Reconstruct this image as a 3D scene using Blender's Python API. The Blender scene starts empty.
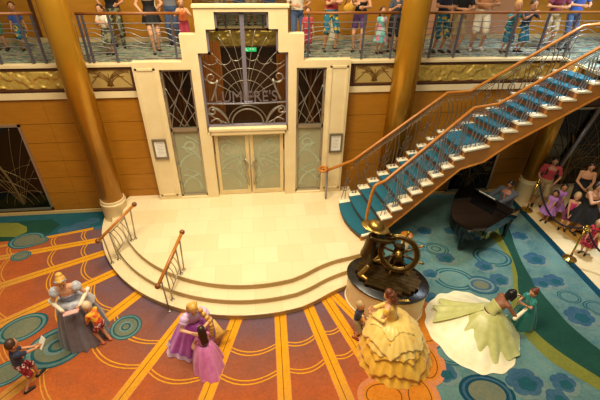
import bpy, math, random
import numpy as np
from math import sin, cos, pi, radians as R, hypot, atan2, sqrt
from mathutils import Vector, Matrix, Euler, noise
random.seed(7)
scn = bpy.context.scene
COL = scn.collection
V3 = Vector

# ------------------------------------------------------------------ camera
TH, PS, RO = R(34.975), R(7.053), R(1.205)
CAM = V3((0.206, -10.25, 7.25))
FW = V3((sin(PS)*cos(TH), cos(PS)*cos(TH), -sin(TH)))
R0 = V3((cos(PS), -sin(PS), 0)); U0 = R0.cross(FW)
RT = R0*cos(RO)+U0*sin(RO); UP = -R0*sin(RO)+U0*cos(RO)
def at(px, py, X=None, Y=None, Z=None):
    """surveyed point of the place that the photograph shows at (px, py), on a known plane"""
    d = FW*400+RT*(px-300)-UP*(py-200)
    t = (X-CAM.x)/d.x if X is not None else (Y-CAM.y)/d.y if Y is not None else (Z-CAM.z)/d.z
    return CAM+d*t
cam = bpy.data.cameras.new('camera'); cam.sensor_width = 36; cam.lens = 24; cam.clip_end = 100
co = bpy.data.objects.new('camera', cam); COL.objects.link(co)
m = Matrix((RT, UP, -FW)).transposed().to_4x4(); m.translation = CAM
co.matrix_world = m; scn.camera = co

# ------------------------------------------------------------------ materials
def lin(c):
    if isinstance(c, str):
        c = [int(c[i:i+2], 16)/255 for i in (0, 2, 4)]
        c = [x/12.92 if x <= .04045 else ((x+.055)/1.055)**2.4 for x in c]
    return (c[0], c[1], c[2], 1)
MATS = {}
class NT:
    def __init__(s, name):
        s.m = bpy.data.materials.new(name); s.m.use_nodes = True
        s.t = s.m.node_tree; s.b = s.t.nodes['Principled BSDF']; s.out = s.t.nodes['Material Output']
        s.L = s.t.links.new
    def n(s, ty, **k):
        nd = s.t.nodes.new(ty)
        for a, v in k.items():
            if a.startswith('i_'): nd.inputs[a[2:].replace('_', ' ')].default_value = v
            else: setattr(nd, a, v)
        return nd
    def ramp(s, fac, stops, interp='LINEAR'):
        r = s.n('ShaderNodeValToRGB'); e = r.color_ramp.elements; r.color_ramp.interpolation = interp
        e[0].position, e[0].color = stops[0][0], lin(stops[0][1])
        e[1].position, e[1].color = stops[-1][0], lin(stops[-1][1])
        for p, c in stops[1:-1]:
            x = e.new(p); x.color = lin(c)
        s.L(fac, r.inputs[0]); return r.outputs[0]
    def mix(s, fac, a, b, mode='MIX'):
        x = s.n('ShaderNodeMix', data_type='RGBA', blend_type=mode)
        for k, v in ((0, fac), (6, a), (7, b)):
            if hasattr(v, 'links'): s.L(v, x.inputs[k])
            else: x.inputs[k].default_value = v if k == 0 else lin(v)
        return x.outputs[2]
    def coord(s, kind='Object', scale=(1, 1, 1)):
        c = s.n('ShaderNodeTexCoord'); mp = s.n('ShaderNodeMapping'); mp.inputs['Scale'].default_value = scale
        s.L(c.outputs[kind], mp.inputs[0]); return mp.outputs[0]
    def noise(s, vec, scale, detail=3, rough=.55):
        x = s.n('ShaderNodeTexNoise'); x.inputs['Scale'].default_value = scale; x.inputs['Detail'].default_value = detail
        x.inputs['Roughness'].default_value = rough
        s.L(vec, x.inputs['Vector']); return x.outputs[0]
    def bump(s, h, d=.02, st=.5):
        b = s.n('ShaderNodeBump'); b.inputs['Distance'].default_value = d; b.inputs['Strength'].default_value = st
        s.L(h, b.inputs['Height']); s.L(b.outputs[0], s.b.inputs['Normal'])
    def set(s, **k):
        for a, v in k.items():
            i = s.b.inputs[a.replace('_', ' ')]
            if hasattr(v, 'links'): s.L(v, i)
            else: i.default_value = lin(v) if (isinstance(v, str)) else v
        return s
def mat(name, c1, c2=None, sc=8, rough=.6, metal=0, stretch=(1, 1, 1), bump=0, spec=None, contrast=.25, sheen=0):
    if name in MATS: return MATS[name]
    t = NT(name); v = t.coord('Object', stretch); nz = t.noise(v, sc)
    c2 = c2 or c1
    t.set(Base_Color=t.ramp(nz, [(.5-contrast, c1), (.5+contrast, c2)]), Roughness=rough, Metallic=metal)
    if bump: t.bump(nz, bump)
    if spec is not None: t.b.inputs['Specular IOR Level'].default_value = spec
    if sheen: t.b.inputs['Sheen Weight'].default_value = sheen
    MATS[name] = t.m; return t.m
def spots(name, cols, sc=20, rough=.8):
    if name in MATS: return MATS[name]
    t = NT(name); v = t.coord(); vo = t.n('ShaderNodeTexVoronoi'); vo.inputs['Scale'].default_value = sc
    t.L(v, vo.inputs['Vector'])
    sp = t.n('ShaderNodeSeparateColor'); t.L(vo.outputs['Color'], sp.inputs[0])
    n = len(cols)
    t.set(Base_Color=t.ramp(sp.outputs[0], [(i/n, c) for i, c in enumerate(cols)], 'CONSTANT'), Roughness=rough)
    MATS[name] = t.m; return t.m

wood = mat('honey_wood_panel', '9C6412', 'A8701A', 3, .42, stretch=(1, 1, 6), spec=.4)
wood_up = mat('amber_wood_panel', 'A86E14', 'B67C20', 2, .45, stretch=(1, 1, 5))
wood_rail = mat('varnished_rail_wood', 'A4601A', 'B87426', 12, .3)  # orange light on the stair rail is kept in this tone
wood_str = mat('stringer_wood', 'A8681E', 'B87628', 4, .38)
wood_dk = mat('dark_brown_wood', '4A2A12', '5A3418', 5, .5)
cream = mat('cream_stone', 'DAC390', 'E4D0A2', 2.5, .5)
cream_p = mat('cream_panel', 'DFCB9C', 'E8D6AC', 2, .5)
gold = mat('antique_gold', 'B8943A', 'E0C468', 14, .38, .45)
gold_pt = mat('golden_column_paint', 'B07C1A', 'BC8824', 2, .26, .45)
steel = mat('brushed_steel', '8C8A92', '9C9AA2', 30, .32, .8)
steel_w = mat('warm_steel', 'A59A86', 'B5AA96', 30, .35, .75)
violet_steel = mat('violet_grey_metal', '8A8492', '968F9C', 20, .4, .5)
bronze = mat('dark_bronze', '3A2C16', '5E4A26', 9, .38, .85)
bronze_lt = mat('worn_bronze', '86683026'[:6], 'B4924C', 10, .36, .9)
brass = mat('polished_brass', 'C09A40', 'D6B25A', 20, .25, .95)
black_gl = mat('black_lacquer', '0A0908', '100E0C', 5, .06, spec=.7)
black_m = mat('black_satin', '141210', '1C1917', 10, .4)
black_st = mat('black_stone', '16130F', '201B16', 6, .25)
teal_cp = mat('teal_stair_carpet', '125260', '1A6070', 30, .95, bump=.004)
white_p = mat('white_paper', 'E4DED0', 'ECE6D8', 20, .7)
ivory = mat('ivory_keys', 'E8E2D0', 'EEE8D8', 20, .3)
velvet = mat('dark_velvet_rope', '0E1018', '181A24', 30, .9)
drape = mat('russet_drape', 'A8601A', 'BC7422', 6, .8, stretch=(6, 6, 1))
etch = mat('etched_glass_ornament', '98A084', 'A8B094', 8, .6)
trac = mat('champagne_tracery', '8E8678', '9E9686', 20, .35, .6)
trac_d = mat('old_gold_tracery', '6A5836', '7A6640', 20, .4, .5)
leather = mat('black_leather', '15120F', '201C18', 20, .5)

def glass(name, tint, tr, rough=.03, dif='808878'):
    t = NT(name)
    tb = t.n('ShaderNodeBsdfTransparent'); tb.inputs[0].default_value = lin(tint)
    mx = t.n('ShaderNodeMixShader'); mx.inputs[0].default_value = 1-tr
    v = t.coord(); t.set(Base_Color=t.ramp(t.noise(v, 1.5), [(.3, dif), (.7, dif)]), Roughness=rough)
    t.L(tb.outputs[0], mx.inputs[1]); t.L(t.b.outputs[0], mx.inputs[2]); t.L(mx.outputs[0], t.out.inputs[0])
    return t.m
clear = glass('clear_glass', 'E8E8E0', .86, .03, '2A2620')
frost = glass('frosted_glass', 'ECEAD8', .55, .15, 'C4C2A0')
darkpane = glass('dark_glass', '504838', .3, .08, '15110D')

# ------------------------------------------------------------------ mesh helpers
class MB:
    def __init__(s): s.v = []; s.f = []; s.mi = []; s.cur = 0
    def add(s, vs, fs):
        o = len(s.v); s.v += [tuple(x) for x in vs]; s.f += [tuple(i+o for i in f) for f in fs]; s.mi += [s.cur]*len(fs); return s
    def box(s, a, b):
        x0, y0, z0 = a; x1, y1, z1 = b
        return s.add([(x0,y0,z0),(x1,y0,z0),(x1,y1,z0),(x0,y1,z0),(x0,y0,z1),(x1,y0,z1),(x1,y1,z1),(x0,y1,z1)],
              [(0,3,2,1),(4,5,6,7),(0,1,5,4),(1,2,6,5),(2,3,7,6),(3,0,4,7)])
    def obox(s, c, ax, ay, az, hx, hy, hz):
        vs = []; c = V3(c)
        for k in (-1, 1):
            for i, j in ((-1,-1),(1,-1),(1,1),(-1,1)):
                vs.append(c+ax*i*hx+ay*j*hy+az*k*hz)
        return s.add(vs, [(0,3,2,1),(4,5,6,7),(0,1,5,4),(1,2,6,5),(2,3,7,6),(3,0,4,7)])
    def prism(s, poly, z0, z1):
        n = len(poly)
        return s.add([(p[0],p[1],z0) for p in poly]+[(p[0],p[1],z1) for p in poly],
              [tuple(range(n-1,-1,-1)), tuple(range(n,2*n))]+[(i,(i+1)%n,n+(i+1)%n,n+i) for i in range(n)])
    def wallprism(s, poly, y0, y1):      # polygon in x,z, extruded along y
        n = len(poly)
        return s.add([(p[0],y0,p[1]) for p in poly]+[(p[0],y1,p[1]) for p in poly],
              [tuple(range(n)), tuple(range(2*n-1,n-1,-1))]+[(i,n+i,n+(i+1)%n,(i+1)%n) for i in range(n)])
    def flat(s, poly, z):
        n = len(poly); return s.add([(p[0],p[1],z) for p in poly], [tuple(range(n))])
    def strip(s, pts, w, z):
        L, Rr = [], []
        for i, p in enumerate(pts):
            a = V3(pts[max(i-1,0)][:2]); b = V3(pts[min(i+1,len(pts)-1)][:2]); d = (b-a).normalized(); nn = V3((-d.y, d.x))
            c = V3(p[:2]); L.append(c+nn*w/2); Rr.append(c-nn*w/2)
        n = len(pts)
        return s.add([(q.x,q.y,z) for q in Rr]+[(q.x,q.y,z) for q in L], [(i,i+1,n+i+1,n+i) for i in range(n-1)])
    def tube(s, pts, r, n=8, closed=False, cap=True):
        pts = [V3(p) for p in pts]; m_ = len(pts); rs = r if isinstance(r, (list, tuple)) else [r]*m_
        up = None; vs = []
        for i in range(m_):
            a = pts[i-1] if (i or closed) else pts[0]; b = pts[(i+1) % m_] if (i < m_-1 or closed) else pts[-1]
            d = (b-a)
            d = d.normalized() if d.length > 1e-9 else V3((0,0,1))
            if up is None: up = V3((0,0,1)) if abs(d.z) < .9 else V3((1,0,0))
            x = up.cross(d)
            if x.length < 1e-6: x = V3((1,0,0)).cross(d)
            x.normalize(); y = d.cross(x); up = y
            for k in range(n):
                t = 2*pi*k/n; vs.append(pts[i]+(x*cos(t)+y*sin(t))*rs[i])
        fs = []
        for i in range(m_ if closed else m_-1):
            j = (i+1) % m_
            for k in range(n): fs.append((i*n+k, i*n+(k+1)%n, j*n+(k+1)%n, j*n+k))
        if cap and not closed: fs += [tuple(range(n-1,-1,-1)), tuple((m_-1)*n+k for k in range(n))]
        return s.add(vs, fs)
    def lathe(s, prof, c=(0,0,0), n=24, sx=1, sy=1, rot=0, cap=True):
        vs = []
        for r, z in prof:
            for k in range(n):
                t = 2*pi*k/n; x, y = r*cos(t)*sx, r*sin(t)*sy
                vs.append((c[0]+x*cos(rot)-y*sin(rot), c[1]+x*sin(rot)+y*cos(rot), c[2]+z))
        fs = [(i*n+k, i*n+(k+1)%n, (i+1)*n+(k+1)%n, (i+1)*n+k) for i in range(len(prof)-1) for k in range(n)]
        if cap: fs += [tuple(range(n-1,-1,-1)), tuple((len(prof)-1)*n+k for k in range(n))]
        return s.add(vs, fs)
    def ball(s, c, r, n=12, mtx=None):
        rx, ry, rz = r if isinstance(r, (tuple, list)) else (r, r, r)
        vs = []; m_ = n//2+1
        for i in range(1, m_):
            ph = pi*i/m_
            for k in range(n):
                t = 2*pi*k/n; vs.append(V3((rx*sin(ph)*cos(t), ry*sin(ph)*sin(t), -rz*cos(ph))))
        vs += [V3((0,0,-rz)), V3((0,0,rz))]
        if mtx: vs = [mtx @ v for v in vs]
        c = V3(c); vs = [v+c for v in vs]
        q = len(vs)-2; fs = []
        for i in range(m_-2):
            for k in range(n): fs.append((i*n+k, i*n+(k+1)%n, (i+1)*n+(k+1)%n, (i+1)*n+k))
        for k in range(n): fs += [(q, (k+1)%n, k), (q+1, (m_-2)*n+k, (m_-2)*n+(k+1)%n)]
        return s.add(vs, fs)
    def cap(s, a, b, ra, rb, n=12):      # tapered capsule, closed
        a, b = V3(a), V3(b); d = b-a; L = d.length
        if L < 1e-6: return s.ball(a, ra, n)
        d /= L; x = d.orthogonal().normalized(); y = d.cross(x)
        rings = []
        for i in (70, 40, 10): rings.append((a-d*ra*sin(R(i)), ra*cos(R(i))))
        for i in (10, 40, 70): rings.append((b+d*rb*sin(R(i)), rb*cos(R(i))))
        vs = [c+(x*cos(2*pi*k/n)+y*sin(2*pi*k/n))*r for c, r in rings for k in range(n)]
        vs += [a-d*ra, b+d*rb]; q = len(vs)-2; m_ = len(rings)
        fs = [(i*n+k, i*n+(k+1)%n, (i+1)*n+(k+1)%n, (i+1)*n+k) for i in range(m_-1) for k in range(n)]
        for k in range(n): fs += [(q, (k+1)%n, k), (q+1, (m_-1)*n+k, (m_-1)*n+(k+1)%n)]
        return s.add(vs, fs)
    def loft(s, secs, n=20):             # closed loft: (centre, u, v, ru, rv)
        vs = []
        for c, u, v, ru, rv in secs:
            for k in range(n):
                t = 2*pi*k/n; vs.append(V3(c)+u*ru*cos(t)+v*rv*sin(t))
        m_ = len(secs)
        fs = [(i*n+k, i*n+(k+1)%n, (i+1)*n+(k+1)%n, (i+1)*n+k) for i in range(m_-1) for k in range(n)]
        fs += [tuple(range(n-1,-1,-1)), tuple((m_-1)*n+k for k in range(n))]
        return s.add(vs, fs)
    def mesh(s, name):
        me = bpy.data.meshes.new(name); me.from_pydata(s.v, [], s.f); me.update(); return me
    def build(s, name, mats, parent=None, smooth=False, **k):
        me = s.mesh(name)
        return link(name, me, mats, parent, smooth, s.mi if max(s.mi or [0]) else None, **k)
LOCAL = set()
def root(o):
    while o.parent: o = o.parent
    return o
def link(name, me, mats, parent=None, smooth=False, mi=None, fix=True):
    mats = mats if isinstance(mats, (list, tuple)) else [mats]
    for x in mats: me.materials.append(x)
    if mi: me.polygons.foreach_set('material_index', mi)
    if smooth:
        me.polygons.foreach_set('use_smooth', [True]*len(me.polygons))
        if smooth == 'a': 
            try: me.set_sharp_from_angle(angle=R(40))
            except Exception: pass
    o = bpy.data.objects.new(name, me); COL.objects.link(o)
    if parent:
        o.parent = parent; r = root(parent)
        if r.name not in LOCAL: me.transform(Matrix.Translation(-r.location))
    elif fix and len(me.vertices):
        n = len(me.vertices); a = np.empty(n*3); me.vertices.foreach_get('co', a); a = a.reshape(-1, 3)
        c = V3(((a[:,0].min()+a[:,0].max())/2, (a[:,1].min()+a[:,1].max())/2, a[:,2].min()))
        me.transform(Matrix.Translation(-c)); o.location = c
    return o
def tag(o, label=None, cat=None, group=None, kind=None):
    if label: o['label'] = label
    if cat: o['category'] = cat
    if group: o['group'] = group
    if kind: o['kind'] = kind
    return o
def thing(name, label, cat, loc=(0,0,0), rz=0, group=None, local=False):
    o = bpy.data.objects.new(name, None); COL.objects.link(o); o.location = loc; o.rotation_euler = (0,0,rz); o.empty_display_size = .1
    if local: LOCAL.add(o.name)
    return tag(o, label, cat, group)
def struct(o, label=None, cat=None): return tag(o, label, cat, None, 'structure')
def copy_tree(o, parent=None):
    c = o.copy(); COL.objects.link(c)
    if parent: c.parent = parent
    for ch in o.children: copy_tree(ch, c)
    return c
def arc(c, r, a0, a1, n=12, r2=None):    # in x,z
    return [(c[0]+r*cos(R(a0+(a1-a0)*i/n)), c[1]+(r2 or r)*sin(R(a0+(a1-a0)*i/n))) for i in range(n+1)]
def cat_rom(P, n=6):
    P = [V3(p) for p in P]; out = []
    for i in range(len(P)-1):
        a, b, c, d = P[max(i-1,0)], P[i], P[i+1], P[min(i+2,len(P)-1)]
        for k in range(n):
            t = k/n; out.append(.5*((2*b)+(c-a)*t+(2*a-5*b+4*c-d)*t*t+(3*b-a-3*c+d)*t**3))
    out.append(P[-1]); return out
# ------------------------------------------------------------------ floor carpet
def F2(px, py, z=0): p = at(px, py, Z=z); return (p.x, p.y)
def carpet(name, stops=None, c=None, sc=5, mot='5A3020'):
    t = NT(name); v = t.coord('Object')
    if stops:
        mp = t.n('ShaderNodeMapping'); mp.inputs['Location'].default_value = (0, .2, 0); mp.inputs['Scale'].default_value = (1, 1, 0)
        t.L(v, mp.inputs[0])
        ln = t.n('ShaderNodeVectorMath', operation='LENGTH'); t.L(mp.outputs[0], ln.inputs[0])
        nz = t.noise(v, 1.3, 4)
        ad = t.n('ShaderNodeMath', operation='MULTIPLY_ADD'); t.L(nz, ad.inputs[0]); ad.inputs[1].default_value = 1.3; t.L(ln.outputs['Value'], ad.inputs[2])
        mr = t.n('ShaderNodeMapRange'); mr.inputs['From Min'].default_value = 4.6; mr.inputs['From Max'].default_value = 9.0
        t.L(ad.outputs[0], mr.inputs[0]); base = t.ramp(mr.outputs[0], stops)
    else:
        base = t.ramp(t.noise(v, 1.1, 4), [(.3, c[0]), (.7, c[1])])
    base = t.mix(t.ramp(t.noise(v, 3.2, 5, .6), [(.42, '000000'), (.72, 'A0A0A0')]), base, mot)
    fine = t.noise(v, 14, 5, .7)
    base = t.mix(t.ramp(fine, [(.35, '000000'), (.75, 'B0B0B0')]), base, mot)
    base = t.mix(.34, base, t.ramp(t.noise(v, 22, 4, .75), [(.3, '8A8A8A'), (.5, 'DADADA'), (.68, 'FFFFFF')]), 'MULTIPLY')
    t.set(Base_Color=base, Roughness=.95); t.b.inputs['Specular IOR Level'].default_value = .15
    t.bump(t.noise(v, 90, 2), .004); return t.m
fm = [carpet('sunburst_carpet', [(0, '625C72'), (.14, '74565A'), (.3, '965840'), (.5, 'B65A2A'), (.75, 'C86A28'), (1, 'CC8232')], mot='7A4630'),
      carpet('teal_carpet', c=('34626A', '648E8A'), mot='82947E'),
      carpet('saffron_carpet', [(0, 'EAA41A'), (.4, 'E29E20'), (.65, 'C88C40'), (1, 'B88254')], mot='C88420'),
      carpet('umber_carpet', c=('6A4018', '74481C'), mot='4A2A10'),
      carpet('deep_teal_carpet', c=('1A4A54', '225862'), mot='2C6268'),
      carpet('sand_carpet', c=('6C6E56', '807E62'), mot='4E6A64'),
      carpet('blue_carpet', c=('264A66', '345C74'), mot='587880'),
      carpet('fern_carpet', c=('1C4638', '245040'), mot='1A3A30'),
      carpet('olive_gold_carpet', c=('7A7C2C', '888838'), mot='626A34'),
      carpet('peach_carpet', c=('C87C4C', 'D48A58'), mot='B06A40'),
      carpet('tangerine_carpet', c=('CC7A1E', 'D88A28'), mot='B45E1C'),
      carpet('taupe_carpet', c=('587678', '70887E'), mot='8A9484'),
      carpet('midnight_teal_carpet', c=('0E3E50', '14485A'), mot='0E3440')]
tl = NT('cream_floor_tile'); vv = tl.coord('Object')
br = tl.n('ShaderNodeTexBrick'); br.inputs['Scale'].default_value = 1; br.inputs['Color1'].default_value = lin('E0C690'); br.inputs['Color2'].default_value = lin('E6CE9A')
br.inputs['Mortar'].default_value = lin('C8AE7C'); br.inputs['Mortar Size'].default_value = .004; br.inputs['Brick Width'].default_value = .62; br.inputs['Row Height'].default_value = .62; br.offset = .5
tl.L(vv, br.inputs['Vector'])
tl.set(Base_Color=tl.mix(tl.ramp(tl.noise(vv, 2, 5), [(.35, '000000'), (.7, '606060')]), br.outputs[0], 'EAD6AA'), Roughness=.36)
fm.append(tl.m)
tan_t = mat('tan_floor_inlay', 'C09040', 'CC9C4C', 3, .35); fm.append(tan_t)
WARM, TEAL, SAFF, UMB, DEEP, SAND, BLUE, FERN, OLIVE, PEACH, TANG, TAUPE, MIDN, TILE, TAN = range(15)
fb = MB()
NZ = [0]
def lay(poly, k, z):
    NZ[0] += 1; z += NZ[0]*.00002
    fb.cur = k; a = sum(poly[i][0]*poly[(i+1) % len(poly)][1]-poly[(i+1) % len(poly)][0]*poly[i][1] for i in range(len(poly)))
    fb.flat(poly if a > 0 else poly[::-1], z)
def ell(c, ra, rb, rot, k, z, n=28):
    lay([(c[0]+ra*cos(t)*cos(rot)-rb*sin(t)*sin(rot), c[1]+ra*cos(t)*sin(rot)+rb*sin(t)*cos(rot)) for t in (2*pi*i/n for i in range(n))], k, z)
def flower(c, r, k, z, lobes=5, ph=0, n=50, amp=.2):
    lay([(c[0]+r*(1-amp+amp*abs(cos(lobes*t/2+ph))**.6*1.0)*cos(t), c[1]+.82*r*(1-amp+amp*abs(cos(lobes*t/2+ph))**.6)*sin(t)) for t in (2*pi*i/n for i in range(n))], k, z)
fb.cur = WARM; fb.box((-10, -10.5, -.2), (13, .6, 0))
Z = .0015
# sea-coloured half of the carpet
b_ = [F2(*p) for p in [(372,295),(410,308),(418,320),(424,340),(426,368),(424,395),(426,420)]]
lay(b_+[(2.4,-10.4),(8.3,-10.4),(8.3,-.02),(2.0,-.02),(2.0,-2.5)], TEAL, Z)
lay([(8.14,-10.4),(8.36,-10.4),(8.36,-.02),(8.14,-.02)], MIDN, 2*Z)
lay([(8.34,-10.4),(13,-10.4),(13,.3),(8.34,.3)], TILE, 2.5*Z)
lay([F2(*p) for p in ((536,213),(590,252),(606,236),(556,205))], TAN, 3*Z)
# left sea corner
lay([F2(*p) for p in ((-60,252),(0,240),(30,239),(62,235),(108,225))]+[(-3.6,-.02),(-10,-.02)], DEEP, Z)  # deep teal puts the dimmer light near the wall into the colour
lay([F2(*p) for p in ((-40,226),(0,217),(108,211))]+[(-3.6,-.02),(-10,-.02)], MIDN, 2*Z)
lay([F2(*p) for p in ((0,242),(30,239),(50,233),(60,225),(52,219),(0,223),(-40,232))], FERN, 2*Z)
lay([F2(*p) for p in ((0,237),(16,237),(27,232),(27,227),(18,223),(0,223),(-30,230),(-30,240))], OLIVE, 2.5*Z)
for (x, y, r) in ((80,226,.2),(92,221,.16),(66,230,.16),(98,228,.1)): ell(F2(x, y), r*1.3, r*.9, .2, BLUE, 3*Z)
# sunburst stripes
ST = [((107,226),(47,237.5),.1),((110,238),(0,258),.2),((110,251),(0,286),.22),((117,271),(82,287),.24),((137,295),(111,315),.26),((182,320),(122,397),.26),
      ((235,323),(205,400),.26),((280.5,319),(285,400),.26),((310,311),(347.5,400),.26),((330,305),(360,352),.26),((341,302),(366,327),.22)]
LN = []
for i, (a, b, w) in enumerate(ST):
    a = V3(F2(*a)); b = V3(F2(*b)); d = (b-a).normalized(); a = a-d*.45; L = 6.2 if i < 9 else (2.9 if i == 9 else 1.2)
    LN.append((a+d*.45, d)); e = a+d*L; nn = V3((-d.y, d.x))
    fb.cur = SAFF; fb.strip([a+d*(L*j/12) for j in range(13)], w, 2*Z)
    for o in (-w*.06, ): fb.cur = UMB; fb.strip([a+nn*o, e+nn*o], w*.055, 2.6*Z)
    fb.cur = PEACH
    for o in (-w/2, w/2): fb.strip([a+nn*o, e+nn*o], .012, 2.4*Z)
for i in range(len(LN)-2):
    (a, da), (b, db) = LN[i], LN[i+1]
    for s_ in ((.55, 1.15, 2.2, 3.4) if i > 3 else (.5, 1.25, 2.3, 3.3)):
        for o in (0, .075):
            p = a+da*(s_+o); q = b+db*(s_+o); mid = (p+q)/2+(da+db).normalized()*((q-p).length*.2)
            pts = [p*(1-t)**2+(mid*2-(p+q)/2)*2*t*(1-t)+q*t*t for t in (j/10 for j in range(11))]
            fb.cur = SAFF; fb.strip(pts, .026, 1.5*Z)
# medallions
for (x, y, ra, rb, rot) in ((22.5,328,.5,.36,.5),(58,346,.62,.5,.45),(126,327,.33,.33,0),(7,373,.4,.28,.5),(27,240.5,.46,.34,.15),(39,241,.24,.17,.15),(21,256,.24,.19,.2)):
    c = F2(x, y)
    for f_, k in ((1, DEEP), (.93, TEAL), (.8, DEEP), (.7, SAND), (.42, TAUPE), (.3, DEEP), (.2, SAND)) if x in (126, 58) else ((1, DEEP), (.9, TEAL), (.78, DEEP), (.7, SAND)):
        ell(c, ra*f_, rb*f_, rot, k, 3*Z+.0006*(1-f_)*10)
# fern band and olive band
G = cat_rom([F2(*p) for p in ((506,222),(511,233),(515,246),(524,266),(538,288),(557,311),(572,327),(600,350),(660,392))], 5)
Yr = cat_rom([F2(*p) for p in ((496,224),(501,236),(510,253),(517,273),(518,289),(524,312),(533,329),(557,350),(600,378),(650,408))], 5)
Yl = cat_rom([F2(*p) for p in ((484,226),(490,236),(503,251),(511,266),(513,287),(512,308),(524,334),(547,358),(568,372),(600,391),(645,420))], 5)
lay([p[:2] for p in G]+[p[:2] for p in Yr[::-1]], FERN, 1.8*Z)
lay([p[:2] for p in Yr]+[p[:2] for p in Yl[::-1]], OLIVE, 2*Z)
# rings and blossoms on the sea side
def ring(px, py, ra, rot, stops):
    c = F2(px, py)
    for j, (f_, k) in enumerate(stops): ell(c, ra*f_, ra*f_*.72, rot, k, 3*Z+.0006*j)
TR = ((1, DEEP), (.9, TEAL), (.8, DEEP), (.7, TEAL))
for x, y, r in ((436,249,.34),(492,257,.5),(454,279,.52),(450,354,.36),(569,297,.27),(597,308,.3),(416,246,.3)): ring(x, y, r, -.3, TR if x != 436 else TR+((.4, DEEP), (.3, TEAL)))
ring(481,285,.42,-.2,((1, DEEP),(.9, BLUE),(.75, TAUPE),(.6, BLUE),(.45, SAND)))
ring(487,393,.52,-.2,((1, MIDN),(.88, BLUE),(.78, MIDN),(.66, SAND)))
for i, (x, y, r) in enumerate(((453,232,.3),(447,259,.34),(486,267,.32),(501,281,.34),(541,246,.42),(522,237,.3),(537,260,.4),(519,271,.0),(568,273,.36),(556,282,.36),(543,284,.3),(582,318,.46),(497,357,.46),(527,384,.5),(447,375,.34),(434,300,.3),(566,385,.34),(596,290,.3),(426,232,.3),(470,300,.2),(560,400,.3),(520,350,.0),(432,275,.26),(408,262,.3))):
    if not r: continue
    c = F2(x, y); r *= .84
    if c[0]+r > 8.1: continue
    flower(c, r, TAUPE, 2.9*Z, 5+(i % 2), i); flower((c[0]-.03, c[1]+.05), r*.88, BLUE, 3.3*Z, 5+(i % 2), i); flower(c, r*.45, DEEP, 3.7*Z, 5, i)
# big peach petals along the border
PT = ((418,314,.42,.5),(424,330,.42,.46),(425,362,.4,.52),(420,397,.38,.5),(384,396,.5,.4))
for (x, y, ra, rb) in PT: ell(F2(x, y), ra+.001, rb+.001, -.15, PEACH, 3*Z)
for (x, y, ra, rb) in PT:
    c = F2(x, y); ell(c, max(.001,ra-.11), max(.001,rb-.11), -.15, TANG, 3.5*Z); ell(c, max(.001,ra-.16), max(.001,rb-.16), -.15, UMB, 3.6*Z); ell(c, max(.001,ra-.18), max(.001,rb-.18), -.15, TANG, 3.8*Z)
floor = struct(fb.build('floor', fm, fix=False), 'carpeted lobby floor with sunburst and sea patterns')

# ------------------------------------------------------------------ stage platform: three round steps of cream stone
stone = NT('stage_stone'); sv = stone.coord('Object')
bk = stone.n('ShaderNodeTexBrick'); bk.inputs['Scale'].default_value = 1
for nm, c in (('Color1', 'DAC496'), ('Color2', 'E2D0A6'), ('Mortar', 'C8B284')): bk.inputs[nm].default_value = lin(c)
bk.inputs['Mortar Size'].default_value = .004; bk.inputs['Brick Width'].default_value = .6; bk.inputs['Row Height'].default_value = .6
stone.L(sv, bk.inputs['Vector'])
stone.set(Base_Color=stone.mix(stone.ramp(stone.noise(sv, 1.6, 5), [(.35, '000000'), (.75, '808080')]), bk.outputs[0], 'D2B884'), Roughness=.4)
edge_st = mat('step_riser_stone', 'B8995C', 'C4A568', 4, .5)
def tier(rr, z0, z1, name, par):
    pts = []
    for i in range(61):
        a = 180+i*(310-180)/60; k = 0
        if a > 285: k = -.1*math.exp(-((a-296)/8)**2)+.16*max(0, (a-302)/8)**1.5
        r_ = rr+k; pts.append((r_*cos(R(a)), -.2+r_*sin(R(a))))
    pts += [(2.95,-3.0), (3.0,-.02), (-rr+.05,-.02)]
    mb = MB(); mb.prism(pts, z0, z1-.03)
    top = [(p[0]*1.004, p[1]*1.004) for p in pts[:61]]+pts[61:]
    mb2 = MB(); mb2.prism(top, z1-.03, z1)
    o = mb.build(name, edge_st, par); mb2.build('tread_slab', stone.m, o); return o
stage = struct(thing('stage_platform', 'cream stone half round platform of three steps before the glass doors', 'platform', (0,-.2,0)))
tier(4.24, .004, .16, 'step', stage); tier(3.95, .16, .32, 'step', stage); tier(3.65, .32, .48, 'step', stage)

# ------------------------------------------------------------------ walls
gap = .007
w = MB()
seams = [.12, .71, 1.22, 1.74, 2.29, 2.83, 3.5]
def panels(x0, x1):
    xs = np.linspace(x0, x1, max(2, int((x1-x0)/2.4)+1))
    for a, b in zip(xs[:-1], xs[1:]):
        for z0, z1 in zip(seams[:-1], seams[1:]): w.box((a+.003, -.02, z0+gap), (b-.003, .03, z1-gap))
panels(-10, -2.6); panels(2.6, 9.0)
w.cur = 1; w.box((-10, .02, 0), (-2.6, .2, 3.5)); w.box((2.6, .02, 0), (9.0, .2, 3.5))
struct(w.build('wall_back', [wood, wood_dk]), 'honey wood panelled wall under the balcony')
bsb = MB(); bsb.box((-10,-.05,0), (-4.1,.0,.1)); bsb.box((3.0,-.05,0), (9.0,.0,.1)); struct(bsb.build('baseboard_back', mat('bone_baseboard','C8A868','D2B274',5,.5)))
tb = MB(); tb.box((-10,-.07,3.5), (-2.6,.2,3.66)); tb.box((2.6,-.07,3.5), (13,.2,3.66)); struct(tb.build('trim_1', cream))
tb = MB(); tb.box((-10,-.04,3.66), (-2.6,.2,4.28)); tb.box((2.6,-.04,3.66), (13,.2,4.28)); struct(tb.build('trim_2', wood_dk))
# right far wall beyond the guests
wr = MB(); wr.box((8.98,.0,2.9), (13,.2,3.5)); wr.box((8.98,.0,0), (9.06,.2,2.9)); struct(wr.build('wall_right', wood_dk))

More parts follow.
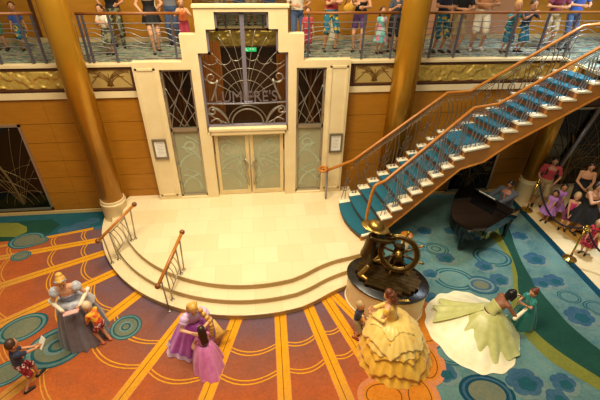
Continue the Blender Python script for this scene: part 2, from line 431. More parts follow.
# upper deck slab and its carpet
deck_cp = NT('balcony_carpet'); dv = deck_cp.coord('Object', (1.2, 2.6, 1))
deck_cp.set(Base_Color=deck_cp.ramp(deck_cp.noise(dv, 2.6, 5, .65), [(.3, '1E5258'), (.42, '4E7870'), (.48, 'B0A074'), (.53, '46706C'), (.6, '6A4A2E'), (.72, '2E6468')]), Roughness=.95)
fu = MB()
for a in (((-10,-.12,4.28),(-1.35,3.9,4.34)), ((1.35,-.12,4.28),(13,3.9,4.34)), ((8.55,-1.85,4.28),(13,-.12,4.34)), ((-6,3.9,4.28),(6,6.5,4.34))): fu.box(*a)
fu.cur = 1
for a in (((-10,.1,4.34),(-1.4,3.9,4.352)), ((1.4,.1,4.34),(13,3.9,4.352)), ((8.6,-1.8,4.34),(13,.1,4.352)), ((-6,4.05,4.34),(6,6.5,4.352))): fu.box(*a)
struct(fu.build('floor_upper', [cream, deck_cp.m]), 'balcony deck with mottled carpet')
soff = MB(); soff.box((-10,.2,4.2),(-1.5,6,4.27)); soff.box((1.5,.2,4.2),(13,6,4.27)); struct(soff.build('ceiling', cream_p))
# upper wall behind the spectators
wu = MB()
for x0, x1, k in ((-10,-5.6,0),(-5.5,-3.35,0),(-3.3,-1.35,0),(1.35,2.55,0),(2.6,4.6,0),(4.66,6.2,1),(6.26,8.2,1),(8.26,13,0)):
    for z0, z1 in ((4.48,5.5),(5.52,8.6)):
        wu.cur = k; wu.box((x0+.01,2.06,z0),(x1-.01,2.14,z1))
wu.cur = 2; wu.box((-10,2.1,4.34),(-1.35,2.3,8.6)); wu.box((1.35,2.1,4.34),(13,2.3,8.6))
wu.cur = 3; wu.box((-10,2.04,4.352),(-1.35,2.1,4.47)); wu.box((1.35,2.04,4.352),(13,2.1,4.47))
struct(wu.build('wall_upper', [wood_up, mat('rose_beige_wall','B8845C','C28E66',3,.6), wood_dk, mat('pale_dado','B8A070','C0A878',4,.6)]), 'amber panelled wall behind the balcony spectators')
for i, x in enumerate((-2.42, 2.58, 4.63)):
    d = MB(); d.box((x-.09,1.98,4.352),(x+.09,2.06,8.4)); struct(d.build('trim_%d' % (i+3), mat('pale_door_casing','DCD0B4','E4DABE',3,.5)))

# ------------------------------------------------------------------ portal surround
po = MB(); T = -.28; B = -.06
cxs = [(-2.66,.48),(-2.66,4.42),(-1.45,4.42),(-1.45,5.04),(-1.07,5.04),(-1.07,5.64),(1.07,5.64),(1.07,5.04),(1.47,5.04),(1.47,4.42),(2.66,4.42),(2.66,.48)]
# build around the openings, as strips
def slab(x0, z0, x1, z1, y0=T, y1=B): po.box((x0,y0,z0),(x1,y1,z1))
for s in (-1, 1):
    def sl(a, z0, b, z1, **k): slab(min(a*s,b*s), z0, max(a*s,b*s), z1, **k)
    sl(2.05,.48,2.66,4.42); sl(1.29,4.24,2.05,4.42); sl(1.08,.48,1.29,4.42); sl(.98,.48,1.08,2.5)
    sl(.84,4.62,1.46,5.04) if False else None
    sl(1.08,4.42,1.46,5.04); sl(.84,5.04,1.07,5.64); sl(.62,5.5,.84,5.64); sl(.62,5.15,.84,5.5)
    sl(.84,4.62,1.08,5.04); sl(1.29,.48,2.05,.52)
    sl(2.14,.62,2.19,4.28,y0=T-.02,y1=T); sl(2.56,.62,2.61,4.28,y0=T-.02,y1=T); sl(2.14,4.23,2.61,4.28,y0=T-.02,y1=T); sl(2.14,.62,2.61,.67,y0=T-.02,y1=T)
slab(-.62,5.52,.62,5.64)
slab(-.98,2.5,.98,2.64,y0=T-.05)
slab(-1.03,2.62,1.03,2.68,y0=T-.08)
for z in (5.64,): po.box((-1.1,T-.03,z-.03),(1.1,B+.02,z+.02))
struct(po.build('portal_surround', cream), 'cream stepped art deco surround of the glass doors')

# space behind the portal
vb = MB()
vb.box((-2.7,-.02,.3),(2.7,4.7,.478)); vb.cur = 1; vb.box((-2.7,4.6,.478),(2.7,4.75,4.28)); vb.cur = 1
vb.box((-2.75,.13,.478),(-2.7,4.7,4.28)); vb.box((2.7,.13,.478),(2.75,4.7,4.28))
vb.cur = 2; vb.box((-6,6.4,4.35),(6,6.55,8.6)); vb.cur = 2; vb.box((-1.4,2.0,4.34),(-1.35,3.95,8.6)); vb.box((1.35,2.0,4.34),(1.4,3.95,8.6))
struct(vb.build('wall_foyer', [stone.m, wood_dk, wood_up]), 'dark foyer seen through the doors')

# ------------------------------------------------------------------ columns
def column(x, y, r, label, top=9.2):
    t = struct(thing('column', label, 'column', (x,y,0)))
    mb = MB(); mb.lathe([(r,.8),(r,top)], (x,y,0), 40); mb.build('shaft', gold_pt, t, True)
    mb = MB(); mb.lathe([(r*1.1,.002),(r*1.1,.62),(r*1.14,.64),(r*1.14,.7),(r*1.06,.72),(r*1.1,.75),(r*1.06,.8)], (x,y,0), 40); mb.build('base', cream, t, 'a')
column(-3.9,-.5,.30,'golden column rising past the balcony left of the portal')
column(4.13,-.24,.33,'golden column behind the staircase right of the portal')
column(8.62,-.5,.24,'slim golden column behind the seated pianist', 4.27)
# ------------------------------------------------------------------ glazing of the portal
def q2(a, c, b, n=12):  # quadratic curve in x,z
    return [((1-t)**2*a[0]+2*t*(1-t)*c[0]+t*t*b[0], (1-t)**2*a[1]+2*t*(1-t)*c[1]+t*t*b[1]) for t in (i/n for i in range(n+1))]
def xz(P, y): return [(p[0], y, p[1]) for p in P]
def spiral(c, r0, r1, a0, turns, n=22):
    return [(c[0]+(r0+(r1-r0)*i/n)*cos(R(a0)+turns*2*pi*i/n), c[1]+(r0+(r1-r0)*i/n)*sin(R(a0)+turns*2*pi*i/n)) for i in range(n+1)]
win1 = struct(thing('window_1', 'tall stepped fanlight with metal sunburst tracery above the double doors', 'window', (0,-.05,2.68)))
inner = [(-1.06,2.7),(-1.06,4.6),(-.83,4.6),(-.83,5.13),(-.61,5.13),(-.61,5.5),(.61,5.5),(.61,5.13),(.83,5.13),(.83,4.6),(1.06,4.6),(1.06,2.7)]
fr = MB()
for a, b in zip(inner[:-1], inner[1:]):
    x0, x1 = sorted((a[0],b[0])); z0, z1 = sorted((a[1],b[1])); fr.box((x0-.035,-.2,z0-.035),(x1+.035,-.06,z1+.035))
fr.box((-1.06,-.2,2.68),(1.06,-.06,2.71)); fr.build('frame', violet_steel, win1)
mb = MB(); mb.box((-.05,-.2,3.36),(.05,-.08,5.5)); mb.build('mullion', violet_steel, win1)
mb = MB(); mb.tube([(-1.04,-.16,3.33),(-.5,-.24,3.34),(0,-.26,3.34),(.5,-.24,3.34),(1.04,-.16,3.33)], .022, 8); mb.build('transom_bar', steel, win1)
tr = MB()
for s in (-1, 1):
    for (ex, ez, cx, cz) in ((.3,5.1,.06,4.2),(.58,4.95,.1,4.2),(.8,4.6,.25,4.1),(1.02,4.3,.4,3.9),(1.03,3.95,.5,3.75)):
        tr.tube(xz(q2((.05*s,3.38),(cx*s,cz),(ex*s,ez)), -.13), .0085, 6)
    for (c, r, a0, a1) in (((.82,4.5),.2,200,330),((.5,4.5),.2,200,340),((.2,4.55),.16,190,350),((.0,3.36),.55,10,90),((.0,3.36),.85,8,90)):
        tr.tube(xz([(x*s, z) for x, z in arc(c, r, a0, a1, 14)], -.13), .0085, 6)
    tr.tube(xz([(x*s, z) for x, z in spiral((.84,3.98),.16,.03,200,1.2)], -.13), [.026-.0008*i for i in range(23)], 6)
    tr.tube(xz(q2((.7*s,3.9),(.78*s,3.6),(.9*s,3.38)), -.13), .03, 6)
tr.build('tracery', trac, win1, True)
lw = MB()
lw.tube(xz(arc((0,2.72),.42,0,180,20), -.13), .02, 6); lw.tube(xz(arc((0,2.72),.52,0,180,20), -.13), .012, 6)
for s in (-1, 1):
    lw.tube(xz([(x*s,z) for x, z in q2((.5,2.75),(.62,3.15),(.95,3.22))], -.13), [.02+.02*sin(pi*i/12) for i in range(13)], 6)
    lw.tube(xz([(x*s,z) for x, z in spiral((.9,3.1),.12,.03,90,-1.1)], -.13), .025, 6)
    lw.tube(xz([(x*s,z) for x, z in q2((.7,2.75),(.75,3.0),(.98,2.8))], -.13), .02, 6)
    lw.tube(xz([(x*s,z) for x, z in q2((.55,2.75),(.8,2.85),(1.03,3.05))], -.13), .016, 6)
lw.build('scroll_ornament', trac, win1, True)
mb = MB()
for a in ((-1.03,2.72,1.03,4.6),(-.81,4.6,.81,5.13),(-.6,5.13,.6,5.49)): mb.box((a[0],-.085,a[1]),(a[2],-.075,a[3]))
mb.build('pane', clear, win1)
# restaurant name in metal letters on the bar
cu = bpy.data.curves.new('letters', 'FONT'); cu.body = "LUMIERE'S"; cu.size = .3; cu.extrude = .012; cu.align_x = 'CENTER'
to = bpy.data.objects.new('letters', cu); COL.objects.link(to)
dg = bpy.context.evaluated_depsgraph_get(); tm = bpy.data.meshes.new_from_object(to.evaluated_get(dg)); bpy.data.objects.remove(to)
tm.materials.clear()
tm.transform(Matrix.Translation((0,-.2,3.37)) @ Matrix.Rotation(pi/2, 4, 'X') @ Matrix.Diagonal((1.2,1.35,1,1)))
sign = link('restaurant_sign', tm, steel); tag(sign, 'silver metal letters standing on the bar above the doors', 'sign')

def leaf(name, s, label):
    t = struct(thing(name, label, 'door', (.49*s,-.15,.48)))
    x0, x1 = sorted((.02*s,.94*s))
    f = MB()
    for a in ((x0,.49,x0+.09,2.5),(x1-.09,.49,x1,2.5),(x0+.09,.49,x1-.09,.62),(x0+.09,2.4,x1-.09,2.5)): f.box((a[0],-.17,a[1]),(a[2],-.1,a[3]))
    f.build('frame', mat('pale_gold_door_frame','D2BC88','DEC896',6,.4,.2), t)
    p = MB(); p.box((x0+.09,-.14,.62),(x1-.09,-.13,2.4)); p.build('pane', frost, t)
    e = MB()
    def S(P): return [(p[0]*s,-.146,p[1]) for p in P]
    for c, r, a0, a1, w_ in (((.8,.7),.5,90,180,.022),((.8,.7),.68,95,180,.022),((.8,1.75),.55,110,220,.03),((.2,.9),.75,20,88,.026),((.12,.7),1.1,30,80,.03),((.85,1.3),.6,120,200,.02)):
        P = [q for q in arc(c, r, a0, a1, 18) if .13 < q[0] < .83 and .64 < q[1] < 2.38]
        if len(P) > 2: e.tube(S(P), w_, 4)
    e.tube(S(spiral((.6,2.0),.2,.04,250,1.2)), .026, 4)
    e.v = [(x,-.147+(y+.146)*.1,z) for x, y, z in e.v]; e.build('etched_ornament', etch, t)
    h = MB(); h.tube([(.075*s,-.17,.8),(.07*s,-.25,.95),(.13*s,-.26,1.25),(.06*s,-.26,1.5),(.14*s,-.24,1.72),(.16*s,-.18,1.6)], .026, 8)
    h.build('pull_handle', steel_w, t, True)
leaf('door_1', -1, 'left leaf of the frosted glass double doors with curved pull handle')
leaf('door_2', 1, 'right leaf of the frosted glass double doors with curved pull handle')

def sidelight(name, s, label):
    t = struct(thing(name, label, 'window', (1.65*s,-.1,.5)))
    x0, x1 = sorted((1.3*s,2.04*s)); f = MB()
    for a in ((x0,.52,x0+.045,4.24),(x1-.045,.52,x1,4.24),(x0,.52,x1,.58),(x0,4.18,x1,4.24),(x0,2.58,x1,2.68)): f.box((a[0],-.2,a[1]),(a[2],-.1,a[3]))
    f.build('frame', steel_w, t)
    p = MB(); p.box((x0+.04,-.13,2.68),(x1-.04,-.12,4.2)); p.build('pane', clear, t)
    p = MB(); p.box((x0+.04,-.13,.58),(x1-.04,-.12,2.58)); p.build('pane', frost, t)
    l = MB(); a, b = 1.35, 1.99
    def S(P, y=-.16): return [(p[0]*s,y,p[1]) for p in P]
    for P in (q2((a,2.7),(1.5,3.5),(b,4.18)), q2((b,2.7),(1.85,3.5),(a,4.18)), q2((a,3.2),(1.75,3.6),(1.85,4.18)), q2((b,3.2),(1.6,3.6),(1.5,4.18)), q2((1.55,2.7),(1.75,3.1),(b,3.75)), q2((1.8,2.7),(1.6,3.1),(a,3.75)),
              q2((1.67,2.7),(1.45,3.0),(a,3.1)), q2((1.67,2.7),(1.9,3.0),(b,3.1))): l.tube(S(P), .011, 6)
    l.build('tracery', trac, t, True)
    e = MB()
    for c, r, a0, a1, w_ in (((1.95,.7),.5,95,180,.035),((1.95,.7),.7,100,170,.025),((1.4,.6),.6,5,80,.03),((1.4,1.3),.6,0,80,.03),((1.95,1.5),.6,100,190,.035),((1.95,1.7),.75,110,180,.025)):
        P = [q for q in arc(c, r, a0, a1, 16) if 1.36 < q[0] < 1.98 and .6 < q[1] < 2.56]
        if len(P) > 2: e.tube(S(P,-.136), w_, 4)
    e.tube(S(spiral((1.6,2.1),.2,.04,270,1.2),-.136), .03, 4)
    e.v = [(x,-.137+(y+.136)*.1,z) for x, y, z in e.v]; e.build('etched_ornament', etch, t)
    c = MB()
    for z in (1.0,1.6,2.2,3.0,3.6,4.0): c.tube([(2.02*s,-.2,z),(2.02*s,-.26,z)], .018, 8)
    c.build('glass_clamp', steel, t)
sidelight('window_2', -1, 'narrow sidelight left of the double doors with crossing tracery')
sidelight('window_3', 1, 'narrow sidelight right of the double doors with crossing tracery')

# wall windows with fan tracery
def fanwin(name, x0, x1, z0, z1, label, cx, rays, beam=None):
    t = struct(thing(name, label, 'window', ((x0+x1)/2,-.03,z0))); f = MB()
    for a in ((x0,z0,x0+.06,z1),(x1-.06,z0,x1,z1),(x0,z0,x1,z0+.06),(x0,z1-.06,x1,z1)): f.box((a[0],-.06,a[1]),(a[2],.02,a[3]))
    f.build('frame', steel_w, t)
    p = MB(); p.box((x0+.05,-.028,z0+.05),(x1-.05,-.022,z1-.05)); p.build('pane', darkpane, t)
    l = MB()
    for k, (r, cc) in enumerate(rays):
        P = [q for q in cc if x0+.06 < q[0] < x1-.06 and z0+.06 < q[1] < z1-.06]
        if len(P) > 2: l.tube(xz(P,-.045), r, 6)
    l.build('tracery', trac_d, t, True)
    if beam:
        mb = MB(); mb.tube(beam, .07, 10); mb.build('diagonal_brace', steel, t, True)
def fan(cx, z0, H):
    out = []
    for i, k in enumerate((-1.5,-1.05,-.7,-.38,.38,.7,1.05,1.5)): out.append((.008, q2((cx,z0),(cx+k*.25,z0+H*.55),(cx+k*1.2,z0+H*(1.05-.14*abs(k)+.05*(i%2))),24)))
    for r in (.6,1.0,1.45): out.append((.008, arc((cx-r*.55,z0),r,10,120,26))); out.append((.008, arc((cx+r*.55,z0),r,60,170,26)))
    out.append((.035, q2((cx,z0),(cx-.02,z0+H*.5),(cx-.35,z0+H*.7),20)))
    return out
fanwin('window_4', -8.1, -5.8, .18, 2.84, 'dark wall window with fan tracery left of the golden column', -6.55, fan(-6.55,.24,2.5))
fanwin('window_5', 6.2, 7.65, .1, 2.2, 'dark wall window with fan tracery behind the grand piano', 6.9, fan(6.9,.15,2.0))
fanwin('window_6', 9.1, 12.6, .12, 2.88, 'large dark window with tracery behind the roped off guests', 10.4, fan(10.2,.2,2.6)+fan(11.4,.2,2.6), [(9.7,-.1,.2),(10.3,-.1,2.85)])
for i, (x0, x1) in enumerate(((-8.15,-5.75),(6.15,7.7),(9.06,12.65))):
    d = MB(); d.box((x0,.021,.1),(x1,.06,2.9 if i != 1 else 2.25)); struct(d.build('trim_%d' % (i+8), black_m))

# menu boards on the portal
def board(x, label):
    t = thing('menu_board', label, 'notice board', (x,-.3,1.86), 0, None); f = MB()
    for a in ((-.185,1.85,-.14,2.43),(.14,1.85,.185,2.43),(-.14,1.85,.14,1.9),(-.14,2.38,.14,2.43)): f.box((x+a[0],-.33,a[1]),(x+a[2],-.282,a[3]))
    f.build('frame', mat('pewter_frame','7A6E5A','8A7E68',10,.4,.5), t)
    p = MB(); p.box((x-.14,-.3,1.9),(x+.14,-.282,2.38)); p.build('menu_page', white_p, t)
    l = MB()
    for i in range(8): l.box((x-.09+.01*(i%3),-.303,2.3-i*.045),(x+.09-.012*(i%2),-.3,2.308-i*.045))
    l.build('print_line', mat('grey_print','9A9488','A49E92',20,.8), t)
board(-2.37, 'framed menu board on the left pilaster of the portal'); board(2.41, 'framed menu board on the right pilaster beside the stair volute')

# exit sign, foyer curtains and gold frieze inside
t = thing('exit_sign', 'small green lit exit sign seen through the fanlight', 'exit sign', (.12,4.5,3.4)); b = MB(); b.box((-.14,4.5,3.38),(.38,4.58,3.6)); b.build('housing', black_m, t)
gl = NT('green_sign_glow'); gl.set(Base_Color='18A050', Emission_Color='30E080'); gl.b.inputs['Emission Strength'].default_value = 1.6
b = MB(); b.box((-.12,4.49,3.4),(.36,4.5,3.58)); b.build('lit_face', gl.m, t)
wt = NT('white_sign_glow'); wt.set(Base_Color='F0FFF0', Emission_Color='F0FFF0'); wt.b.inputs['Emission Strength'].default_value = 1.5
b = MB(); b.tube([(-.04,4.485,3.43),(0,4.485,3.48),(-.01,4.485,3.53)], .012, 6); b.tube([(0,4.485,3.48),(.05,4.485,3.43)], .012, 6); b.ball((.0,4.485,3.555), .014, 8); b.tube([(.12,4.485,3.49),(.28,4.485,3.49)], .014, 6); b.build('pictogram', wt.m, t)
def curtain(x0, x1, y, z0, z1, label, tilt=0):
    mb = MB(); n = 40; vs = []
    for j in range(2):
        for i in range(n+1):
            u = i/n; vs.append((x0+(x1-x0)*u+(tilt if j else 0), y+.05*sin(u*pi*14), z0 if j == 0 else z1))
    for j in range(2):
        for i in range(n+1):
            u = i/n; vs.append((x0+(x1-x0)*u+(tilt if j else 0), y+.03+.05*sin(u*pi*14), z0 if j == 0 else z1))
    k = n+1
    fs = [(i,i+1,k+i+1,k+i) for i in range(n)]+[(2*k+i,3*k+i,3*k+i+1,2*k+i+1) for i in range(n)]
    mb.add(vs, fs); tag(mb.build('curtain', drape, None, True), label, 'curtain', 'curtains in the foyer')
curtain(-1.75,-.75,2.4,.48,4.25,'russet curtain on the left inside the glass foyer'); curtain(.95,1.3,2.6,.48,4.25,'narrow russet curtain inside the foyer right of the doors')
curtain(-2.65,-1.9,1.6,.48,4.25,'russet curtain behind the left sidelight'); curtain(1.85,2.65,1.6,.48,4.25,'russet curtain behind the right sidelight')
ht = MB(); ht.prism([(1.3+.34*cos(2*pi*i/20), 2.4+.3*sin(2*pi*i/20)) for i in range(20)], .48, .5); 
# dining tables with white cloths seen dimly through the frosted panes
for x, y, lb in ((-1.6,1.3,'cloth covered round table behind the left sidelight'),(-.5,1.2,'cloth covered round table behind the left door leaf'),(.6,1.5,'cloth covered round table behind the right door leaf'),(1.7,1.2,'cloth covered round table behind the right sidelight')):
    mb = MB(); pr_ = [(.36,.0),(.36,.2),(.37,.5),(.38,.7),(.36,.72),(.0,.722)]
    mb.lathe(pr_, (x,y,.48), 28); tag(mb.build('dining_table', white_p, None, True), lb, 'table', 'tables in the foyer')

# ------------------------------------------------------------------ relief panels on the balcony front
def relief(x0, x1, z0, z1, label, kind, m_, y=-.045):
    t = thing('relief_panel', label, 'relief panel', ((x0+x1)/2,y,z0)); f = MB()
    for a in ((x0-.05,z0-.05,x1+.05,z0),(x0-.05,z1,x1+.05,z1+.05),(x0-.05,z0,x0,z1),(x1,z0,x1+.05,z1)): f.box((a[0],y-.03,a[1]),(a[2],y,a[3]))
    f.build('frame', wood_dk, t)
    mb = MB()
    if kind == 'frieze':
        nx, nz = max(10, int((x1-x0)/.022)), 24; vs = []
        for j in range(nz+1):
            for i in range(nx+1):
                x, z = x0+(x1-x0)*i/nx, z0+(z1-z0)*j/nz
                a = noise.noise(V3((x*4.2, z*4.5, 3.1))); b_ = noise.noise(V3((x*9+7, z*9, 1)))
                h = max(0, min(1, (a*1.6+b_*.6)*2.2+.35)); h *= min(1, min(i, nx-i, j, nz-j)/2)
                vs.append((x, y-.002-.035*h, z))
        fs = [(j*(nx+1)+i, j*(nx+1)+i+1, (j+1)*(nx+1)+i+1, (j+1)*(nx+1)+i) for j in range(nz) for i in range(nx)]
        mb.add(vs, fs); mb.build('relief', m_, t, True)
    else:
        mb.box((x0,y-.01,z0),(x1,y,z1)); mb.build('relief', m_, t)
        l = MB(); cx = (x0+x1)/2; W = (x1-x0)/2; H = z1-z0; S = mat('fan_relief_lines','6E4E1C','7E5C24',10,.4,.5)
        def clip(P): return [p for p in P if x0+.01 < p[0] < x1-.01 and z0+.01 < p[1] < z1-.01]
        for k in (-.9,-.6,-.3,.3,.6,.9,0): 
            l.tube(xz(clip(q2((cx,z0+.02),(cx+k*W*.25,z0+H*.75),(cx+k*W*.75,z0+H*(.8-.2*abs(k))))),y-.014), .01, 5)
        for d in (-1, 1):
            for r in (.35,.55,.8): l.tube(xz(clip(arc((cx+d*r*.9,z0),r,0,180,30,H*.95)),y-.014), .01, 5)
            l.tube(xz(clip(q2((cx+d*W*.98,z0+.03),(cx+d*W*.6,z0+H*.5),(cx+d*W*.3,z1-.03))),y-.014), .01, 5)
        l.build('fan_ornament', S, t, True)
cg = mat('pale_gold_panel', 'B69A56', 'C6AA66', 3, .45, .3)
relief(-9.5,-4.42,3.76,4.2,'gold figure relief panel left of the golden column','frieze',gold)
relief(-3.84,-2.78,3.76,4.2,'pale fan relief panel between left column and portal','fan',cg)
relief(2.84,3.9,3.76,4.2,'pale fan relief panel between portal and right column','fan',cg)
relief(4.55,9.8,3.76,4.2,'gold figure relief panel behind the staircase rails','frieze',gold)
relief(-1.9,1.9,3.75,4.25,'gold relief panel on the inner balcony inside the fanlight','frieze',gold,3.88)

# ------------------------------------------------------------------ balcony rails
def brail(x0, x1, y, posts, label, z=4.352, seed=0, caps=True):
    t = thing('balcony_railing', label, 'railing', ((x0+x1)/2,y,z), 0, None)
    h = MB(); h.tube([(x0,y,z+1.09),(x1,y,z+1.09)], .034, 10); h.build('handrail', mat('dark_balcony_rail','7E4818','8E5620',10,.35), t, True)
    for x in posts:
        p = MB(); p.box((x-.022,y-.03,z+.002),(x+.022,y+.03,z+1.065)); p.build('post', mat('slate_post','5E5A66','6C6874',20,.4,.5), t)
    for k in range(7):
        zz = z+.1+k*.13; wv = (0,.0,.03,.07,.07,.03,0)[k]; rd = MB()
        n = 40; P = []
        for i in range(n+1):
            x = x0+(x1-x0)*i/n; ph = (x-posts[0])/max(.8, (posts[1]-posts[0]) if len(posts) > 1 else 1)
            P.append((x, y, zz+wv*sin(ph*2*pi)))
        rd.tube(P, .01, 6); rd.build('rod', mat('dull_rail_rod','7E7A78','8C8884',20,.4,.6), t, True)
brail(-9,-4.62,.02,[-8.2,-6.9,-5.66,-4.95,-4.66],'balcony railing left of the golden column')
brail(-3.72,-1.42,.02,[-3.68,-3.58,-3.02,-1.62],'balcony railing between the golden column and the portal crown')
brail(1.46,3.82,.02,[1.6,2.98,3.74],'balcony railing between the portal crown and the right column')
brail(4.6,9.4,.02,[4.78,5.45,6.93,7.79,8.6],'long balcony railing right of the right column')
brail(-1.6,1.6,3.85,[-1.5,-.6,.6,1.5],'inner balcony railing seen through the top of the fanlight')
# ------------------------------------------------------------------ staircase
RISE = .1935
def spos(side, k):
    p, d, l, u = ((V3((3.80,-2.268)), V3((.262,.072)), .742, V3((.322,.012))) if side else (V3((3.567,-.843)), V3((.262,.027)), .646, V3((.32,.016))))
    if k <= 11: return p+d*(k-5)
    return p+d*6+d.normalized()*l+u*(k-12)
def zt(k): return .48+RISE*k
stairs = thing('staircase', 'teal carpeted staircase with honey wood side rising right to the balcony', 'staircase', (2.7,-1.7,.48))
riser_m = mat('riser_brown', '6A3C18', '7A4820', 6, .5)
tread_m = mat('tread_cream_stone', 'E8DCB8', 'F0E6C6', 4, .45)
def p3(h, z): return (h.x, h.y, z)
for k in range(1, 20):
    n0, n1, f0, f1 = spos(1,k), spos(1,k+1), spos(0,k), spos(0,k+1)
    wv = (n0-f0).normalized(); d = (n1-n0).normalized()
    bul = {1: .16, 2: .08}.get(k, 0)
    def row(s, back):   # point across the tread, s 0 far .. 1 near
        a, b = (f0, n0) if not back else (f1, n1)
        h = a+(b-a)*s
        return h+d*(0.02 if back else -.025-bul*4*s*(1-s))
    def quad(s0, s1, z0, z1, mb, n=6, ex=0):
        ss = [s0+(s1-s0)*i/n for i in range(n+1)]
        poly = [row(s, 0)-d*ex for s in ss]+[row(s, 1) for s in ss[::-1]]
        if sum(poly[i].x*poly[(i+1)%len(poly)].y-poly[(i+1)%len(poly)].x*poly[i].y for i in range(len(poly))) < 0: poly = poly[::-1]
        mb.prism(poly, z0, z1)
    mb = MB(); quad(-.03, 1.06, zt(k)-.045, zt(k), mb); t = mb.build('tread', tread_m, stairs)
    mb = MB(); quad(.13, .84 if k > 2 else 1.02, zt(k)-.05, zt(k)+.008, mb, 6, .012); mb.build('carpet_strip', teal_cp, t)
    mb = MB()
    a = [row(s,0)+d*.03 for s in (0,.25,.5,.75,1)]; b = [q+d*.03 for q in a[::-1]]
    poly = a+b
    if sum(poly[i].x*poly[(i+1)%len(poly)].y-poly[(i+1)%len(poly)].x*poly[i].y for i in range(len(poly))) < 0: poly = poly[::-1]
    mb.prism(poly, zt(k-1)+(.001 if k > 1 else .002), zt(k)-.045); mb.build('riser', riser_m, stairs)
def zb(k):
    z = zt(k-1)-.38
    if k == 12: z -= .12
    if k == 13: z -= .05
    return z
for side, nm in ((1, 'outer_stringer'), (0, 'inner_stringer')):
    mb = MB(); trim = []
    for k in range(1, 20):
        a, b = spos(side,k), spos(side,k+1); wv = (spos(1,k)-spos(0,k)).normalized()*(1 if side else -1)
        fl_ = .482 if a.x < 3.0 else .003
        z0, z1 = max(zb(k), fl_), max(zb(k+1), .482 if b.x < 3.0 else .003); zt_ = zt(k)-.046
        i_, o_ = wv*-.03, wv*.03
        vs = [p3(a+i_,z0), p3(b+i_,z1), p3(b+o_,z1), p3(a+o_,z0), p3(a+i_,zt_), p3(b+i_,zt_), p3(b+o_,zt_), p3(a+o_,zt_)]
        mb.add(vs, [(0,3,2,1),(4,5,6,7),(0,1,5,4),(1,2,6,5),(2,3,7,6),(3,0,4,7)])
        trim.append(p3(a+wv*.035, z0+.03)); last = p3(b+wv*.035, z1+.03)
    mb.build(nm, wood_str, stairs)
    tb_ = MB(); tb_.tube(trim+[last], .03, 6); tb_.build('stringer_trim', mat('light_trim_wood','B4722A','C08034',6,.4), stairs)
mb = MB(); vs = []
for k in range(3, 21): vs += [p3(spos(0,k), max(zb(k)+.05,.01)), p3(spos(1,k), max(zb(k)+.05,.01))]
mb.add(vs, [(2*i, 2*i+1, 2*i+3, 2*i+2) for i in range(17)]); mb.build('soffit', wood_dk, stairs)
warm_st = mat('far_rail_metal','6A5E4E','7A6E5C',20,.4,.5)
blue_st = mat('stair_rail_steel', '7C808C', '92969F', 20, .36, .5)
def zr(k): return (zt(k) if k <= 11 else zt(k-1))+1.07
